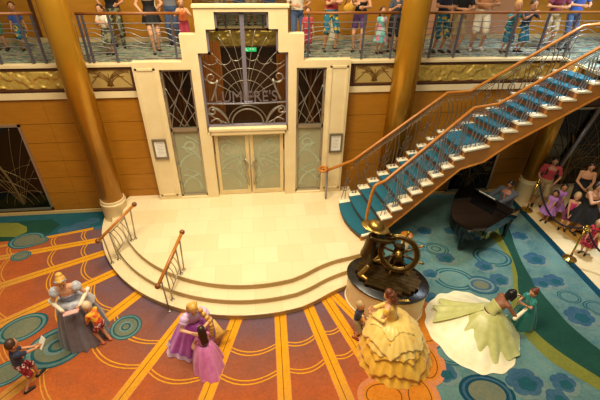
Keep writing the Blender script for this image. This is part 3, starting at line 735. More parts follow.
def stair_rail(side, label):
    t = thing('stair_railing', label, 'railing', p3(spos(side,1), .48))
    ins = -.07 if side else .05
    def hp(k):
        i = int(math.floor(k)); f_ = k-i; a, b = spos(side,i), spos(side,i+1)
        wv = (spos(1,i)-spos(0,i)).normalized(); return a+(b-a)*f_+wv*ins
    def rz_(k):
        i = int(math.floor(k)); f_ = k-i
        if i == 11: return zr(11)
        return zr(i)+(zr(i+1)-zr(i))*f_
    path = [p3(hp(k), zr(k)) for k in ([2.7]+list(range(3, 21)) if side and False else list(range(3 if side else 2, 21)))]
    e = V3(path[-1])
    if side:
        a = V3(path[0]); path = cat_rom([(a.x-.37,a.y-.13,.98),(a.x-.39,a.y-.12,1.22),(a.x-.3,a.y-.08,a.z-.16),(a.x-.14,a.y-.03,a.z-.06)], 5)[:-1]+[V3(p) for p in path]
    else:
        a = V3((2.16,-.66,1.47)); path = [a, V3(a)+(V3(path[0])-a)*.4]+[V3(p) for p in path]
    h = MB(); h.tube([tuple(p) for p in path]+[(e.x+.5,e.y,e.z+.05),(e.x+1.4,e.y,e.z+.06)], .04, 10); h.build('handrail', wood_rail, t, True)
    M_st = blue_st if side else warm_st
    for j in range(3):
        mb = MB(); P = [p3(hp(k), zr(k)-.09-.055*j) for k in range(3 if side else 2, 21)]; mb.tube(P, .01, 6); mb.build('top_rod', M_st, t, True)
    for k in range(3 if side else 1, 20):
        zz = zt(k)+.002; u = (hp(k+1)-hp(k))
        def T(e, f_):   # point at fraction e along the tread and f_ of the way up
            h_ = hp(k+e); top = rz_(k+e)-.2
            return p3(h_, zz+(top-zz)*f_)
        if k == 11: es = (.12,.3,.5,.7,.88)
        else: es = ((.25,.5,.75) if side else (.3,.65)) if k % 2 == 0 else ()
        for e_ in es:
            mb = MB(); P = [T(min(.99,max(.01,e_+.14*sin(f_*pi))), f_) for f_ in (i/8 for i in range(9))]
            mb.tube(P, .016 if side else .012, 6); mb.lathe([(.03,0),(.03,.02),(.015,.03)], P[0], 8); mb.build('baluster', M_st, t, True)
        if k % 2 and k != 11:
            mb = MB(); c = V3(T(.5,.46)); ud = (u.normalized()).to_3d()
            P = [c+ud*(.16-.006*i)*cos(R(200+24*i))+V3((0,0,1))*(.16-.006*i)*sin(R(200+24*i)) for i in range(22)]; mb.tube(P, .01, 5)
            P = [c+ud*.05+V3((0,0,.2))+ud*(.1-.005*i)*cos(R(20-26*i))+V3((0,0,1))*(.1-.005*i)*sin(R(20-26*i)) for i in range(17)]; mb.tube(P, .009, 5)
            for e0, e1, bw in ((.02,.45,.16),(.5,.98,-.16)):
                P = [T(min(.99,max(.01,e0+(e1-e0)*f_+bw*sin(f_*pi))), f_) for f_ in (i/8 for i in range(9))]; mb.tube(P, .01, 5)
            mb.build('scroll', M_st, t, True)
    if side:
        n_ = V3((path[0].x, path[0].y)); mb = MB(); mb.tube([(n_.x,n_.y,.482),(n_.x,n_.y,1.0)], .028, 10); mb.build('newel_post', blue_st, t, True)
    else:
        mb = MB(); mb.tube([(2.16,-.66,.482),(2.16,-.66,1.46)], .026, 10); mb.build('newel_post', blue_st, t, True)
        mb = MB()
        P = [(2.06+(.17-.005*i)*cos(R(40+i*17)), -.62+(.17-.005*i)*sin(R(40+i*17)), 1.47) for i in range(30)]; mb.tube(P, .04, 8); mb.build('volute', wood_rail, t, True)
stair_rail(1, 'near staircase railing with wooden handrail and steel scrolls'); stair_rail(0, 'far staircase railing with wooden handrail beside the wall')
t = thing('newel_cap_post', 'short cream post with round wooden cap at the foot of the stair stringer', 'post', (3.92,-2.72,0))
mb = MB(); mb.lathe([(.1,.003),(.1,.6)], (3.92,-2.72,0), 20); mb.build('post', cream, t, True)
mb = MB(); mb.lathe([(.12,.6),(.16,.63),(.16,.68),(.12,.71),(.0,.72)], (3.92,-2.72,0), 24); mb.build('cap', wood_rail, t, True)

# ------------------------------------------------------------------ short handrails across the stage steps
def step_rail(inner, outer, label):
    a, b = V3(inner), V3(outer); t = thing('step_handrail', label, 'handrail', ((a.x+b.x)/2,(a.y+b.y)/2,0))
    h = MB(); h.tube([a, b], .036, 10); h.build('handrail', wood_rail, t, True)
    for q in (a, b): k = MB(); k.ball(q, .062, 14); k.build('knob', mat('dark_knob_wood','6A3A14','7A461A',8,.3), t, True)
    d = V3((b.x-a.x, b.y-a.y)); L = d.length; d.normalize(); oc = V3((0,-.2))
    def ground(p):
        r_ = (V3((p.x,p.y))-oc).length
        return .48 if r_ < 3.66 else .32 if r_ < 3.96 else .16 if r_ < 4.25 else .004
    posts = []
    for f_ in (.12,.3,.72,.88):
        p = a+(b-a)*f_; dx = d*(.07 if f_ < .2 else -.02); q = V3((p.x+dx.x,p.y+dx.y,0)); q.z = ground(q)+.003
        m_ = MB(); m_.tube([p, q], .017, 8); m_.lathe([(.045,0),(.045,.012),(.02,.02)], q, 12); m_.build('post', steel_w, t, True); posts.append((p, q))
    (p1, q1), (p2, q2_) = posts[1], posts[2]
    lo1 = q1+(p1-q1)*.25; lo2 = q2_+(p2-q2_)*.25
    m_ = MB(); m_.tube([lo1, lo2], .012, 6); m_.build('lower_rod', steel_w, t, True)
    m_ = MB(); u1 = q1+(p1-q1)*.9; u2 = q2_+(p2-q2_)*.9; m_.tube([u1, u2], .012, 6); m_.build('upper_rod', steel_w, t, True)
    for i in range(4):
        f0, f1 = .05+.22*i, .3+.22*i
        P = [(lo1.lerp(lo2, f0+(min(1,f1)-f0)*(s_**2))).lerp(u1.lerp(u2, f0+(min(1,f1)-f0)*(s_**2)), s_) for s_ in (j/8 for j in range(9))]
        m_ = MB(); m_.tube(P, .012, 6); m_.build('curved_rod', steel_w, t, True)
step_rail((-2.86,-1.86,1.45), (-3.62,-2.62,.98), 'short handrail across the steps beside the left golden column')
step_rail((-1.56,-3.05,1.45), (-1.98,-4.2,.98), 'short handrail across the steps behind the lady in purple')

# ------------------------------------------------------------------ oval pedestal
PC = (2.93,-4.25); PR = R(-30)
ped = thing('oval_pedestal', 'oval cream pedestal with black top under the bronze helmsman', 'pedestal', (PC[0],PC[1],0))
mb = MB(); mb.lathe([(.98,.006),(.98,.06),(.955,.07),(.955,.74)], (PC[0],PC[1],0), 48, .92, .68, PR); mb.build('body', cream, ped, 'a')
mb = MB(); mb.lathe([(.96,.74),(.99,.75),(.99,.79),(.97,.8)], (PC[0],PC[1],0), 48, .92, .68, PR); mb.build('top', black_st, ped, 'a')
def pel(a, f_, z=0): x, y = .92*f_*cos(a), .68*f_*sin(a); return V3((PC[0]+x*cos(PR)-y*sin(PR), PC[1]+x*sin(PR)+y*cos(PR), z))
mb = MB(); c = pel(R(-58), .9, .806); dx = (pel(R(-50),.9)-pel(R(-66),.9)).normalized(); mb.obox(c, dx, V3((-dx.y,dx.x,0)), V3((0,0,1)), .14, .03, .006); mb.build('brass_plate', brass, ped)

# ------------------------------------------------------------------ grand piano
B_ = V3((7.2,-2.25)); K_ = V3((6.5,-.93)); kd = (K_-B_).normalized(); out = V3((-kd.y,kd.x)); out = out if out.x > 0 else -out
pn = thing('grand_piano', 'black lacquered grand piano under the staircase', 'piano', (6.3,-2.0,0))
bent = cat_rom([(K_-out*.32)[:]+(0,), (6.05,-1.1,0), (5.68,-1.5,0), (5.38,-1.98,0), (5.2,-2.42,0), (5.2,-2.78,0), (5.42,-3.02,0), (5.72,-3.07,0)], 5)
poly = [(B_-out*.32)[:], (K_-out*.32)[:]]+[(p.x,p.y) for p in bent[1:]]
def inset(P, s): c = V3((sum(p[0] for p in P)/len(P), sum(p[1] for p in P)/len(P))); return [tuple(c+(V3(p[:2])-c)*s) for p in P]
mb = MB(); mb.prism(poly, .66, .95); mb.build('case', black_gl, pn)
mb = MB(); mb.prism(inset(poly, 1.015), .955, .975); lid = mb.build('lid', black_gl, pn)
mb = MB(); c = (B_+K_)/2-out*.42; mb.obox((c.x,c.y,.99), kd.to_3d(), out.to_3d(), V3((0,0,1)), .73, .17, .012); mb.build('folded_front_lid', black_gl, pn)
mb = MB(); c = (B_+K_)/2-out*.15; mb.obox((c.x,c.y,.68), kd.to_3d(), out.to_3d(), V3((0,0,1)), .73, .17, .03); mb.build('keybed', black_gl, pn)
mb = MB(); c = (B_+K_)/2-out*.09; mb.obox((c.x,c.y,.722), kd.to_3d(), out.to_3d(), V3((0,0,1)), .62, .075, .012); kb = mb.build('white_keys', ivory, pn)
mb = MB()
for i in range(36):
    if i % 7 in (2, 6): continue
    q = c-kd*(.6-i*.0343)-out*.02; mb.obox((q.x,q.y,.74), kd.to_3d(), out.to_3d(), V3((0,0,1)), .006, .05, .008)
mb.build('black_keys', black_m, pn)
mb = MB(); c = (B_+K_)/2-out*.24; mb.obox((c.x,c.y,.82), kd.to_3d(), out.to_3d(), V3((0,0,1)), .64, .012, .11); mb.build('fallboard', black_gl, pn)
for e_ in (B_+kd*.06, K_-kd*.06):
    q = e_-out*.15; mb = MB(); mb.obox((q.x,q.y,.78), kd.to_3d(), out.to_3d(), V3((0,0,1)), .055, .17, .14); mb.build('cheek_block', black_gl, pn)
mb = MB(); c = (B_+K_)/2-out*.55; az = (V3((0,0,1))-out.to_3d()*.5).normalized(); mb.obox((c.x,c.y,1.09), kd.to_3d(), out.to_3d().cross(kd.to_3d()).cross(kd.to_3d()) if False else az.cross(kd.to_3d()), az, .36, .01, .12); mb.build('music_desk', black_gl, pn)
for q in (V3((6.98,-2.3)), V3((6.42,-1.35)), V3((5.48,-2.7))):
    mb = MB(); mb.lathe([(.05,.07),(.045,.1),(.075,.5),(.085,.66)], (q.x,q.y,0), 12); lg = mb.build('leg', black_gl, pn, True)
    mb = MB(); mb.ball((q.x,q.y,.042), .038, 10); mb.lathe([(.03,.06),(.03,.09)], (q.x,q.y,0), 10); mb.build('caster', brass, lg, True)
mb = MB(); c = (B_+K_)/2-out*.45
for s in (-.08,.08): q = c+kd*s; mb.tube([(q.x,q.y,.66),(q.x,q.y,.12)], .016, 8)
mb.obox((c.x,c.y,.1), kd.to_3d(), out.to_3d(), V3((0,0,1)), .14, .05, .03); mb.build('pedal_lyre', black_gl, pn)
mb = MB()
for s in (-.08,0,.08): q = c+kd*s+out*.1; mb.obox((q.x,q.y,.085), kd.to_3d(), out.to_3d(), V3((0,0,1)), .016, .06, .008)
mb.build('pedal', brass, pn)
mb = MB(); q = V3((5.9,-2.99)); sp = (B_-V3((5.72,-3.07))).normalized(); mb.obox((q.x+.02,q.y-.05,.8), sp.to_3d(), V3((-sp.y,sp.x,0)), V3((0,0,1)), .06, .012, .1); mb.build('brass_hinge', brass, pn)
for i, (s, rz, lb) in enumerate(((-.16,.1,'open white sheet of music on the piano desk, nearer the stairs'),(.1,-.08,'white sheet of music on the piano desk, nearer the pianist'))):
    c = (B_+K_)/2-out*(.53)+kd*s; ay = az.cross(kd.to_3d()); mb = MB(); mb.obox((c.x+ay.x*(-.0),c.y,1.105), kd.to_3d(), ay, az, .12, .004, .12); o = mb.build('sheet_music', white_p); o.location += out.to_3d()*.022; tag(o, lb, 'sheet music', 'sheet music on the piano')
bp_ = (B_+K_)/2+out*.42
bn = thing('piano_bench', 'black padded bench under the pianist', 'bench', (bp_.x,bp_.y,0))
mb = MB(); mb.obox((bp_.x,bp_.y,.44), kd.to_3d(), out.to_3d(), V3((0,0,1)), .36, .17, .03); mb.build('seat', leather, bn)
mb = MB(); mb.obox((bp_.x,bp_.y,.38), kd.to_3d(), out.to_3d(), V3((0,0,1)), .35, .16, .03); mb.build('frame', black_gl, bn)
for i in (-1, 1):
    for j in (-1, 1): q = bp_+kd*.31*i+out*.12*j; mb = MB(); mb.tube([(q.x,q.y,.35),(q.x,q.y,.005)], [.03,.02], 8); mb.build('leg', black_gl, bn, True)

# ------------------------------------------------------------------ rope barrier
def stanchion(x, y, label):
    t = thing('rope_stanchion', label, 'stanchion', (x,y,0))
    mb = MB(); mb.lathe([(.17,.006),(.17,.03),(.12,.055),(.04,.075),(.03,.1)], (x,y,0), 28); mb.build('base', brass, t, 'a')
    mb = MB(); mb.tube([(x,y,.08),(x,y,1.03)], .026, 14); mb.build('post', brass, t, True)
    mb = MB(); mb.lathe([(.03,.98),(.045,1.0),(.045,1.05),(.03,1.065)], (x,y,0), 16); mb.ball((x,y,1.1), .05, 14); mb.build('finial', brass, t, True)
S1, S2, S3 = (8.42,-1.12), (8.3,-3.3), (9.25,-4.35)
stanchion(*S1, 'brass rope stanchion beside the girls in lilac'); stanchion(*S2, 'brass rope stanchion on the carpet border nearest the camera'); stanchion(*S3, 'brass rope stanchion at the far end of the second rope')
def rope(a, b, sag, label):
    t = thing('barrier_rope', label, 'rope', (a[0],a[1],.92)); a = V3((a[0],a[1],1.02)); b = V3((b[0],b[1],1.02)); d = (b-a).normalized()*.07
    mb = MB(); mb.tube([a+d+(b-a-2*d)*i/20+V3((0,0,-sag*4*(i/20)*(1-i/20))) for i in range(21)], .024, 10); mb.build('velvet_rope', velvet, t, True)
    for q, s in ((a, 1), (b, -1)): mb = MB(); mb.tube([q+d*s*.5, q+d*s*1.3+V3((0,0,-.03))], .03, 10); mb.build('brass_hook', brass, t, True)
rope(S1, S2, .5, 'dark velvet rope sagging between the two brass stanchions'); rope(S2, S3, .5, 'dark velvet rope running off the right edge of the view')
# ------------------------------------------------------------------ people
def blob(mb, vox, smooth=4):
    me = mb.mesh('tmp'); o = bpy.data.objects.new('tmp', me); COL.objects.link(o)
    r = o.modifiers.new('r', 'REMESH'); r.mode = 'VOXEL'; r.voxel_size = vox
    if smooth: q = o.modifiers.new('s', 'SMOOTH'); q.factor = .5; q.iterations = smooth
    dg = bpy.context.evaluated_depsgraph_get(); out_ = bpy.data.meshes.new_from_object(o.evaluated_get(dg))
    bpy.data.objects.remove(o); bpy.data.meshes.remove(me); return out_
def ik(a, t, l1, l2, hint):
    d = t-a; D = min(max(d.length, abs(l1-l2)+.01), (l1+l2)*.999); d = d.normalized() if d.length > 1e-6 else V3((0,0,-1))
    x = (l1*l1-l2*l2+D*D)/(2*D); y = sqrt(max(0, l1*l1-x*x)); h = V3(hint)-d*d.dot(V3(hint))
    h = h.normalized() if h.length > 1e-6 else d.orthogonal().normalized()
    return a+d*x+h*y, a+d*D
def cloth(name, c1, c2=None, sc=18, rough=.8, sheen=.15): return mat(name, c1, c2 or c1, sc, rough, sheen=sheen, bump=.004)
def skinm(c): return mat('skin_'+c, c, c, 5, .55)
TORSO = {'m': [(-.10,.085,.12),(-.02,.115,.165),(.08,.105,.155),(.18,.10,.145),(.32,.12,.17),(.42,.115,.185),(.475,.075,.15),(.51,.055,.065)],
         'f': [(-.10,.09,.125),(-.02,.115,.172),(.07,.10,.15),(.17,.082,.12),(.30,.115,.145),(.40,.10,.155),(.46,.065,.13),(.50,.048,.055)],
         'c': [(-.10,.085,.11),(-.02,.105,.135),(.08,.10,.125),(.17,.095,.12),(.28,.10,.13),(.37,.09,.135),(.42,.06,.11),(.45,.05,.055)]}
def person(label, pos, yaw, h=1.7, sex='f', fat=1., lean=0, side=0, look=(0,0), lh=None, rh=None, lf=None, rf=None, drop=0,
           skin='C99570', top=None, bottom=None, shoes=None, hair=None, vox=.0105, group=None, curl=.5, seat=False, mono=None, name='person'):
    ch = 1 if sex == 'c' else 0; s = h/1.7
    rt = thing(name, label, 'person' if name == 'person' else None, pos, R(yaw), group, local=True)
    Rz = Matrix.Rotation(R(yaw), 3, 'Z'); pos = V3(pos)
    def loc(t):
        if t is None: return None
        if isinstance(t, tuple) and t[0] == 'w': return Rz.transposed() @ (V3(t[1:])-pos)
        return V3(t)*s
    P0 = V3((0,0,((.83 if ch else .93)-drop)*s)); secs = TORSO[sex if sex in TORSO else 'f']
    la, sa = R(lean), R(side)
    def dirn(d):
        f_ = max(0, min(1, d/(.24*s))); return V3((sin(la*f_), sin(sa*f_), 0))+V3((0,0,1))*sqrt(max(.02, 1-sin(la*f_)**2-sin(sa*f_)**2))
    def spine(d):
        p = V3(P0)
        if d <= 0: return p+V3((0,0,d))
        n = 12
        for i in range(n): p += dirn(d*(i+.5)/n).normalized()*d/n
        return p
    def tors(grow, d0, d1, f=1., sh=0):
        S = []
        for d, u, v in secs:
            if d0-1e-6 <= d <= d1+1e-6: S.append((d,u,v))
        out_ = []
        for d, u, v in S:
            c = spine(d*s); t = dirn(d*s).normalized(); y = V3((0,1,0)); y = (y-t*t.dot(y)).normalized(); x = y.cross(t)
            out_.append((c, x, y, u*s*fat*f+grow, v*s*fat*f+grow))
        return out_
    TL = secs[-1][0]*s; N = spine(TL); td = dirn(TL).normalized()
    hh = (.15 if ch else .118)*s; hw = (.105 if ch else .08)*s; hd = (.12 if ch else .1)*s
    nd = (td+V3((0,0,.6))).normalized(); H = N+nd*(hh+.035*s)
    Rh = Matrix.Rotation(R(look[1]), 3, 'Z') @ Matrix.Rotation(R(look[0])+la*.5, 3, 'Y') @ Matrix.Rotation(-sa*.4, 3, 'X')
    def hp(x, y, z): return H+Rh @ V3((x*hd, y*hw, z*hh))
    yd = V3((0,1,0)); yd = (yd-td*td.dot(yd)).normalized()
    shw = {'m':.185,'f':.155,'c':.135}[sex if sex in TORSO else 'f']*s*(fat**.5); SC = spine(TL-.055*s)
    al1, al2 = ((.25,.22) if ch else (.285,.25)); al1 *= s; al2 *= s
    body = MB(); body.loft(tors(0, -.2, 1)); ra = fat**.6*s
    body.cap(N-td*.03*s, H-Rh @ V3((hd*.1,0,hh*.3)), .05*s*(fat**.4), .046*s)
    body.ball(H, (hd,hw,hh), 16, Rh); body.ball(hp(.25,0,-.5), (hd*.72,hw*.72,hh*.5), 12, Rh)
    body.cap(hp(.95,0,.1), hp(1.12,0,-.2), .012*s, .02*s, 8)
    for y in (-1, 1): body.ball(hp(-.05,y*1.0,-.05), (hd*.2,hw*.14,hh*.24), 8, Rh)
    J = {}
    for y, key, tgt in ((1,'l',lh), (-1,'r',rh)):
        S0 = SC+yd*y*shw; tg = loc(tgt)
        if tg is None: tg = S0+V3((.05*s, y*.09*s, -(al1+al2)*.97)); hint = V3((-1,y*.3,0))
        else: hint = V3((-.35,y*.8,-.8))
        el, wr = ik(S0, tg, al1, al2, hint)
        body.cap(SC+yd*y*shw*.55, S0, .06*s, .052*ra); body.cap(S0, el, .05*ra, .038*ra); body.cap(el, wr, .039*ra, .026*s)
        d = (wr-el).normalized(); inn = (V3((.2,-y,0))); nn = (inn-d*d.dot(inn)).normalized(); sd = d.cross(nn)
        if sd.x < 0: sd = -sd      # thumb side forwards
        k = s*(1.15 if ch else 1)
        for o in (-1, 0, 1): body.cap(wr+sd*o*.02*k, wr+d*.075*k+sd*o*.025*k, .017*k, .015*k, 8)
        for j, fl in enumerate((.062,.074,.07,.054)):
            b0 = wr+d*.08*k+sd*(.034-.0225*j)*k; d1 = (d+nn*curl*.5).normalized(); d2 = (d+nn*curl*1.6).normalized()
            b1 = b0+d1*fl*.55*k; b2 = b1+d2*fl*.5*k
            body.cap(b0, b1, .0105*k, .0098*k, 8); body.cap(b1, b2, .0098*k, .0088*k, 8)
        t0 = wr+d*.025*k+sd*.026*k; t1 = t0+(d*.6+sd*.8+nn*.2).normalized()*.04*k; t2 = t1+(d+sd*.2+nn*.4).normalized()*.032*k
        body.cap(t0, t1, .014*k, .0115*k, 8); body.cap(t1, t2, .0115*k, .0095*k, 8)
        J[key] = (S0, el, wr, wr+d*.06*k)
    ll = ((.40,.385) if ch else (.44,.425)); l1, l2 = ll[0]*s, ll[1]*s
    for y, key, tgt in ((1,'lf',lf), (-1,'rf',rf)):
        hj = P0+V3((0,y*(.07 if ch else .09)*s*fat**.5,-.04*s)); tg = loc(tgt)
        if tg is None: tg = V3((0.0,y*(.075 if ch else .1)*s,0))
        an = tg+V3((0,0,.075*s)); kn, an = ik(hj, an, l1, l2, V3((1,y*.15,.1)))
        tr_ = fat**.7*s*(.9 if ch else 1)
        body.cap(hj, kn, .085*tr_, .056*tr_); body.cap(kn, kn.lerp(an,.4), .055*tr_, .052*tr_); body.cap(kn.lerp(an,.3), an, .052*tr_, .036*tr_)
        fd = V3((1,y*.2,0)).normalized(); toe = an+fd*.15*s; toe.z = an.z-.048*s
        body.cap(an+V3((-.02*s,0,-.03*s)), toe, .036*s, .026*s)
        J[key] = (hj, kn, an, toe, fd)
    M_ = (lambda m_: mono or m_)
    link('body', blob(body, vox, 3), M_(skinm(skin)), rt, True)
    if not mono or True:
        for y in (-1, 1): em = MB(); em.ball(hp(.88,y*.4,.08), .014*s, 8); em.build('eye', mono or mat('dark_iris','2A1C14','3A281C',20,.2), rt, True)
        lm = MB(); lm.cap(hp(.93,-.24,-.5), hp(.93,.24,-.5), .009*s, .009*s, 8); lm.build('lips', mono or mat('lips','A85A50','B06458',20,.4), rt, True)
    g = .014*s
    if top:
        kind, m_ = top; t = MB(); t.loft(tors(g, -.1 if kind != 'bodice' else .05, .38 if kind in ('bodice','strap') else .47))
        if kind == 'strap':
            for y in (1,-1): t.cap(spine(.38*s)+yd*y*.09*s+td.cross(yd)*.0, SC+yd*y*.1*s+V3((0,0,.035*s)), .03*s, .028*s)
        if kind in ('tee','long','puff','cap'):
            for y, key in ((1,'l'),(-1,'r')):
                S0, el, wr, _ = J[key]; e_ = S0.lerp(el, {'tee':.6,'long':1,'puff':.4,'cap':.25}[kind])
                t.cap(SC+yd*y*shw*.4, S0, .068*s, .064*ra); t.cap(S0, e_, .06*ra+g*.6, (.05 if kind != 'puff' else .08)*ra+g)
                if kind == 'long': t.cap(el, wr, .046*ra+g*.5, .036*s+g*.3)
                if kind == 'puff': t.ball(S0.lerp(el,.2), .095*s, 12)
        if kind == 'offshoulder':
            for y, key in ((1,'l'),(-1,'r')): S0, el, wr, _ = J[key]; t.cap(S0.lerp(el,.1), S0.lerp(el,.3), .07*s, .068*s)
        link({'bodice':'bodice','strap':'tank_top','tank':'tank_top'}.get(kind,'shirt'), blob(t, vox, 3), m_, rt, True)
    if bottom:
        kind, m_ = bottom[:2]
        if kind in ('shorts','trousers'):
            t = MB(); t.loft(tors(g*1.1, -.1, .08)); f_ = bottom[2] if len(bottom) > 2 else .75
            for key in ('lf','rf'):
                hj, kn, an, toe, fd = J[key]; tr_ = fat**.7*s
                if kind == 'shorts': t.cap(hj, hj.lerp(kn, f_), .092*tr_+g*.5, .075*tr_+g)
                else: t.cap(hj, kn, .092*tr_, .064*tr_+g*.5); t.cap(kn, an.lerp(kn,.06), .064*tr_, .052*tr_)
            link(kind, blob(t, vox, 3), m_, rt, True)
        if kind == 'skirt':
            zl, fl = bottom[2], bottom[3]; n, mm = 40, 9; vs = []
            w0 = spine(.12*s)
            for j in range(mm):
                f_ = j/(mm-1); z = w0.z+(zl*s-w0.z)*f_; rr = s*fat*(.115+(fl-.115)*f_**.75)
                for i in range(n):
                    a = 2*pi*i/n; r_ = rr*(1+.09*f_*cos(a*9))
                    cx = w0.x*(1-f_)+ (J['lf'][1].x*.5+J['rf'][1].x*.5)*f_*(.7 if seat or drop > .15 else .2)
                    vs.append((cx+r_*cos(a)*.95, w0.y+r_*sin(a)*1.1, z))
            k = MB(); k.add(vs, [(j*n+i, (j+1)*n+i, (j+1)*n+(i+1)%n, j*n+(i+1)%n) for j in range(mm-1) for i in range(n)]); k.build('skirt', m_, rt, True)
    if shoes:
        for key in ('lf','rf'):
            hj, kn, an, toe, fd = J[key]; t = MB(); t.cap(an+V3((-.03*s,0,-.035*s)), toe+V3((.005,0,.002)), .043*s, .034*s)
            t.cap(an+V3((-.03*s,0,-.052*s)), toe+V3((0,0,-.015*s)), .03*s, .03*s); t.build('shoe', shoes, rt, True)
    if hair:
        st, m_ = hair[:2]; t = MB()
        t.ball(hp(-.2,0,.2), (hd*.98,hw*1.1,hh*.92), 16, Rh)
        if st in ('long','braid'):
            for y in (-.55,0,.55): t.cap(hp(-.7,y,.1), N+V3((-.10*s,y*.09*s,-.02*s)), .06*s, .065*s)
            L = hair[2] if len(hair) > 2 else .25
            if st == 'long':
                for y in (-.5,0,.5): t.cap(N+V3((-.10*s,y*.1*s,-.02*s)), spine(TL-L*s)+V3((-.15*s,y*.12*s,0)), .062*s, .04*s)
        if st == 'bun': t.ball(hp(-.85,0,.75), .062*s, 12); t.ball(hp(.3,0,.75), (hd*.5,hw*.8,hh*.3), 10, Rh)
        if st == 'curls':
            for i in range(16): a = i*2.4; t.ball(hp(-.8+.3*cos(a),.85*sin(a),.6-.13*i), .05*s, 8)
            t.ball(hp(-.5,0,.95), .085*s, 10)
        if st == 'bob':
            for y in (-1,1): t.cap(hp(-.1,y*.85,.2), hp(-.1,y*.9,-.8), .045*s, .035*s)
            t.cap(hp(-.6,0,.2), hp(-.75,0,-.8), .07*s, .05*s)
        if st == 'pony': t.cap(hp(-.95,0,.5), hp(-1.5,0,-.3), .045*s, .03*s); t.cap(hp(-1.5,0,-.3), hp(-1.45,0,-1.3), .035*s, .02*s)
        if st == 'braid':
            c0 = N+V3((.02*s,.13*s,.0)); 
            for i in range(9): t.ball(c0+V3((.09*s*sin(i*.35)+.02*i*s, .05*s*sin(i*.5)+.015*s*i, -.075*i*s)), (.055-.002*i)*s, 10)
        link('hair', blob(t, vox, 2), mono or m_, rt, True)
    J.update(H=H, N=N, P0=P0, spine=spine, s=s, Rz=Rz, pos=pos, hp=hp, hd=hd, hw=hw, hh=hh, Rh=Rh, td=td, SC=SC, yd=yd)
    J['world'] = lambda p: Rz @ p+pos
    return rt, J

def gown(rt, m_, waist, wr, foot, fr, name='skirt', n=120, mm=26, fold=.06, nf=13, bell=.6, ruff=0, z1=.012, oval=(1,1), rotx=0, seed=0, f0=0., f1=1., hem=0, train=None, out=0, zp=0, sec=None):
    """full skirt between the waist point and the floor ring, in the person's own frame"""
    vs = []; w0 = V3(waist); ft = V3(foot)
    for j in range(mm+1):
        f_ = f0+(f1-f0)*j/mm; g = f_**bell
        for i in range(n):
            a = 2*pi*i/n if not sec else R(sec[0]+(sec[1]-sec[0])*i/(n-1))
            r_ = wr+(fr-wr)*g
            ox, oy = 1+(oval[0]-1)*f_, 1+(oval[1]-1)*f_
            k = 1+fold*min(1, f_*1.6)*(cos(nf*a+seed+1.2*sin(3*a))*.6+.4*cos(nf*1.7*a+2.1*seed))
            if ruff:
                ph = f_*ruff+.5*abs(sin(2.5*a+seed)); k += .11*f_**.4*((ph % 1)**.8)-.04+.02*sin(23*a+ph*3)
            x, y = r_*k*cos(a)*ox+out*cos(a), r_*k*sin(a)*oy+out*sin(a)
            if train: x += train[0]*f_**2.2*max(0, cos(a-train[1]))**1.5*cos(train[1]); y += train[0]*f_**2.2*max(0, cos(a-train[1]))**1.5*sin(train[1])
            cx, cy = x*cos(rotx)-y*sin(rotx), x*sin(rotx)+y*cos(rotx)
            c = w0+(ft-w0)*(f_**1.25)
            z = z1+(w0.z-z1)*((1-f_)**zp if zp else 1-f_**1.45)
            vs.append((c.x+cx, c.y+cy, max(z, .006)+(.03 if sec else 0)+(hem*abs(sin(11*a)) if j == mm else 0)))
    mb = MB(); mb.add(vs, [(j*n+i, (j+1)*n+i, (j+1)*n+(i+1)%n, j*n+(i+1)%n) for j in range(mm) for i in range(n-(1 if sec else 0))])
    return mb.build(name, m_, rt, True)
# ------------------------------------------------------------------ hair and cloth colours
blond = mat('golden_blond_hair','C08A30','DCAE56',30,.45); ashb = mat('ash_blond_hair','A88A5A','BC9E6C',30,.5)
brown = mat('brown_hair','3A2214','4E301C',30,.45); dkbr = mat('dark_brown_hair','24140E','321C12',30,.4); blk = mat('black_hair','120D0B','1C1412',30,.35); auburn = mat('auburn_hair','5A2C16','6E381C',30,.45)
satin = lambda n, a, b: mat(n, a, b, 7, .38, sheen=.3, contrast=.3)
navy = cloth('navy_cotton','1A2238','222C46'); khaki = cloth('khaki_cotton','9A8458','A89266'); black_c = cloth('black_cotton','0C0C0E','121214', sheen=0); white_c = cloth('cream_cotton','D8CCB0','E4DAC2')
red_c = cloth('brick_red_cotton','A8323A','B63C42'); lilac = cloth('lilac_satin','A468B4','B67CC4'); pink_c = cloth('hot_pink_cotton','C82C6C','D83C7C'); teal_c = cloth('teal_cotton','1E7C84','2A8C94')
denim = cloth('blue_denim','34486A','405678'); orange_c = cloth('bright_orange_cotton','E8702C','F0803A'); maroon = cloth('maroon_cotton','6A1C34','782440'); green_c = cloth('green_cotton','1C5A36','226640'); blue_c = cloth('royal_blue_cotton','2A4A96','3458A8')
redprint = spots('red_white_print', ['8A2028','A83038','D8C8C0','6A1820'], 26); camo = spots('camouflage_print', ['4A5038','7A7858','2E3426','8E8A6A'], 16); flor = spots('floral_print', ['2A5A58','C87830','1E3A3E','D8C890'], 22)
tie = spots('tie_dye', ['D8701C','E8A028','B83A1C','C8B030','D84A28'], 16); blkred = spots('red_black_print', ['A81E38','1A1014','C83048'], 34); tealyel = spots('teal_yellow_print', ['1E6C7C','1A4A5A','C8A82C','206A80'], 14); aqua = spots('aqua_pink_print', ['6AB8B4','D88AA0','A8D8CC'], 12)
sandal = mat('dark_sandal','1A1614','241E1A',20,.6); white_sh = mat('white_trainer','D8D2C4','E4DED0',20,.6)

def fl(px, py, z=0): return tuple(at(px, py, Z=z))
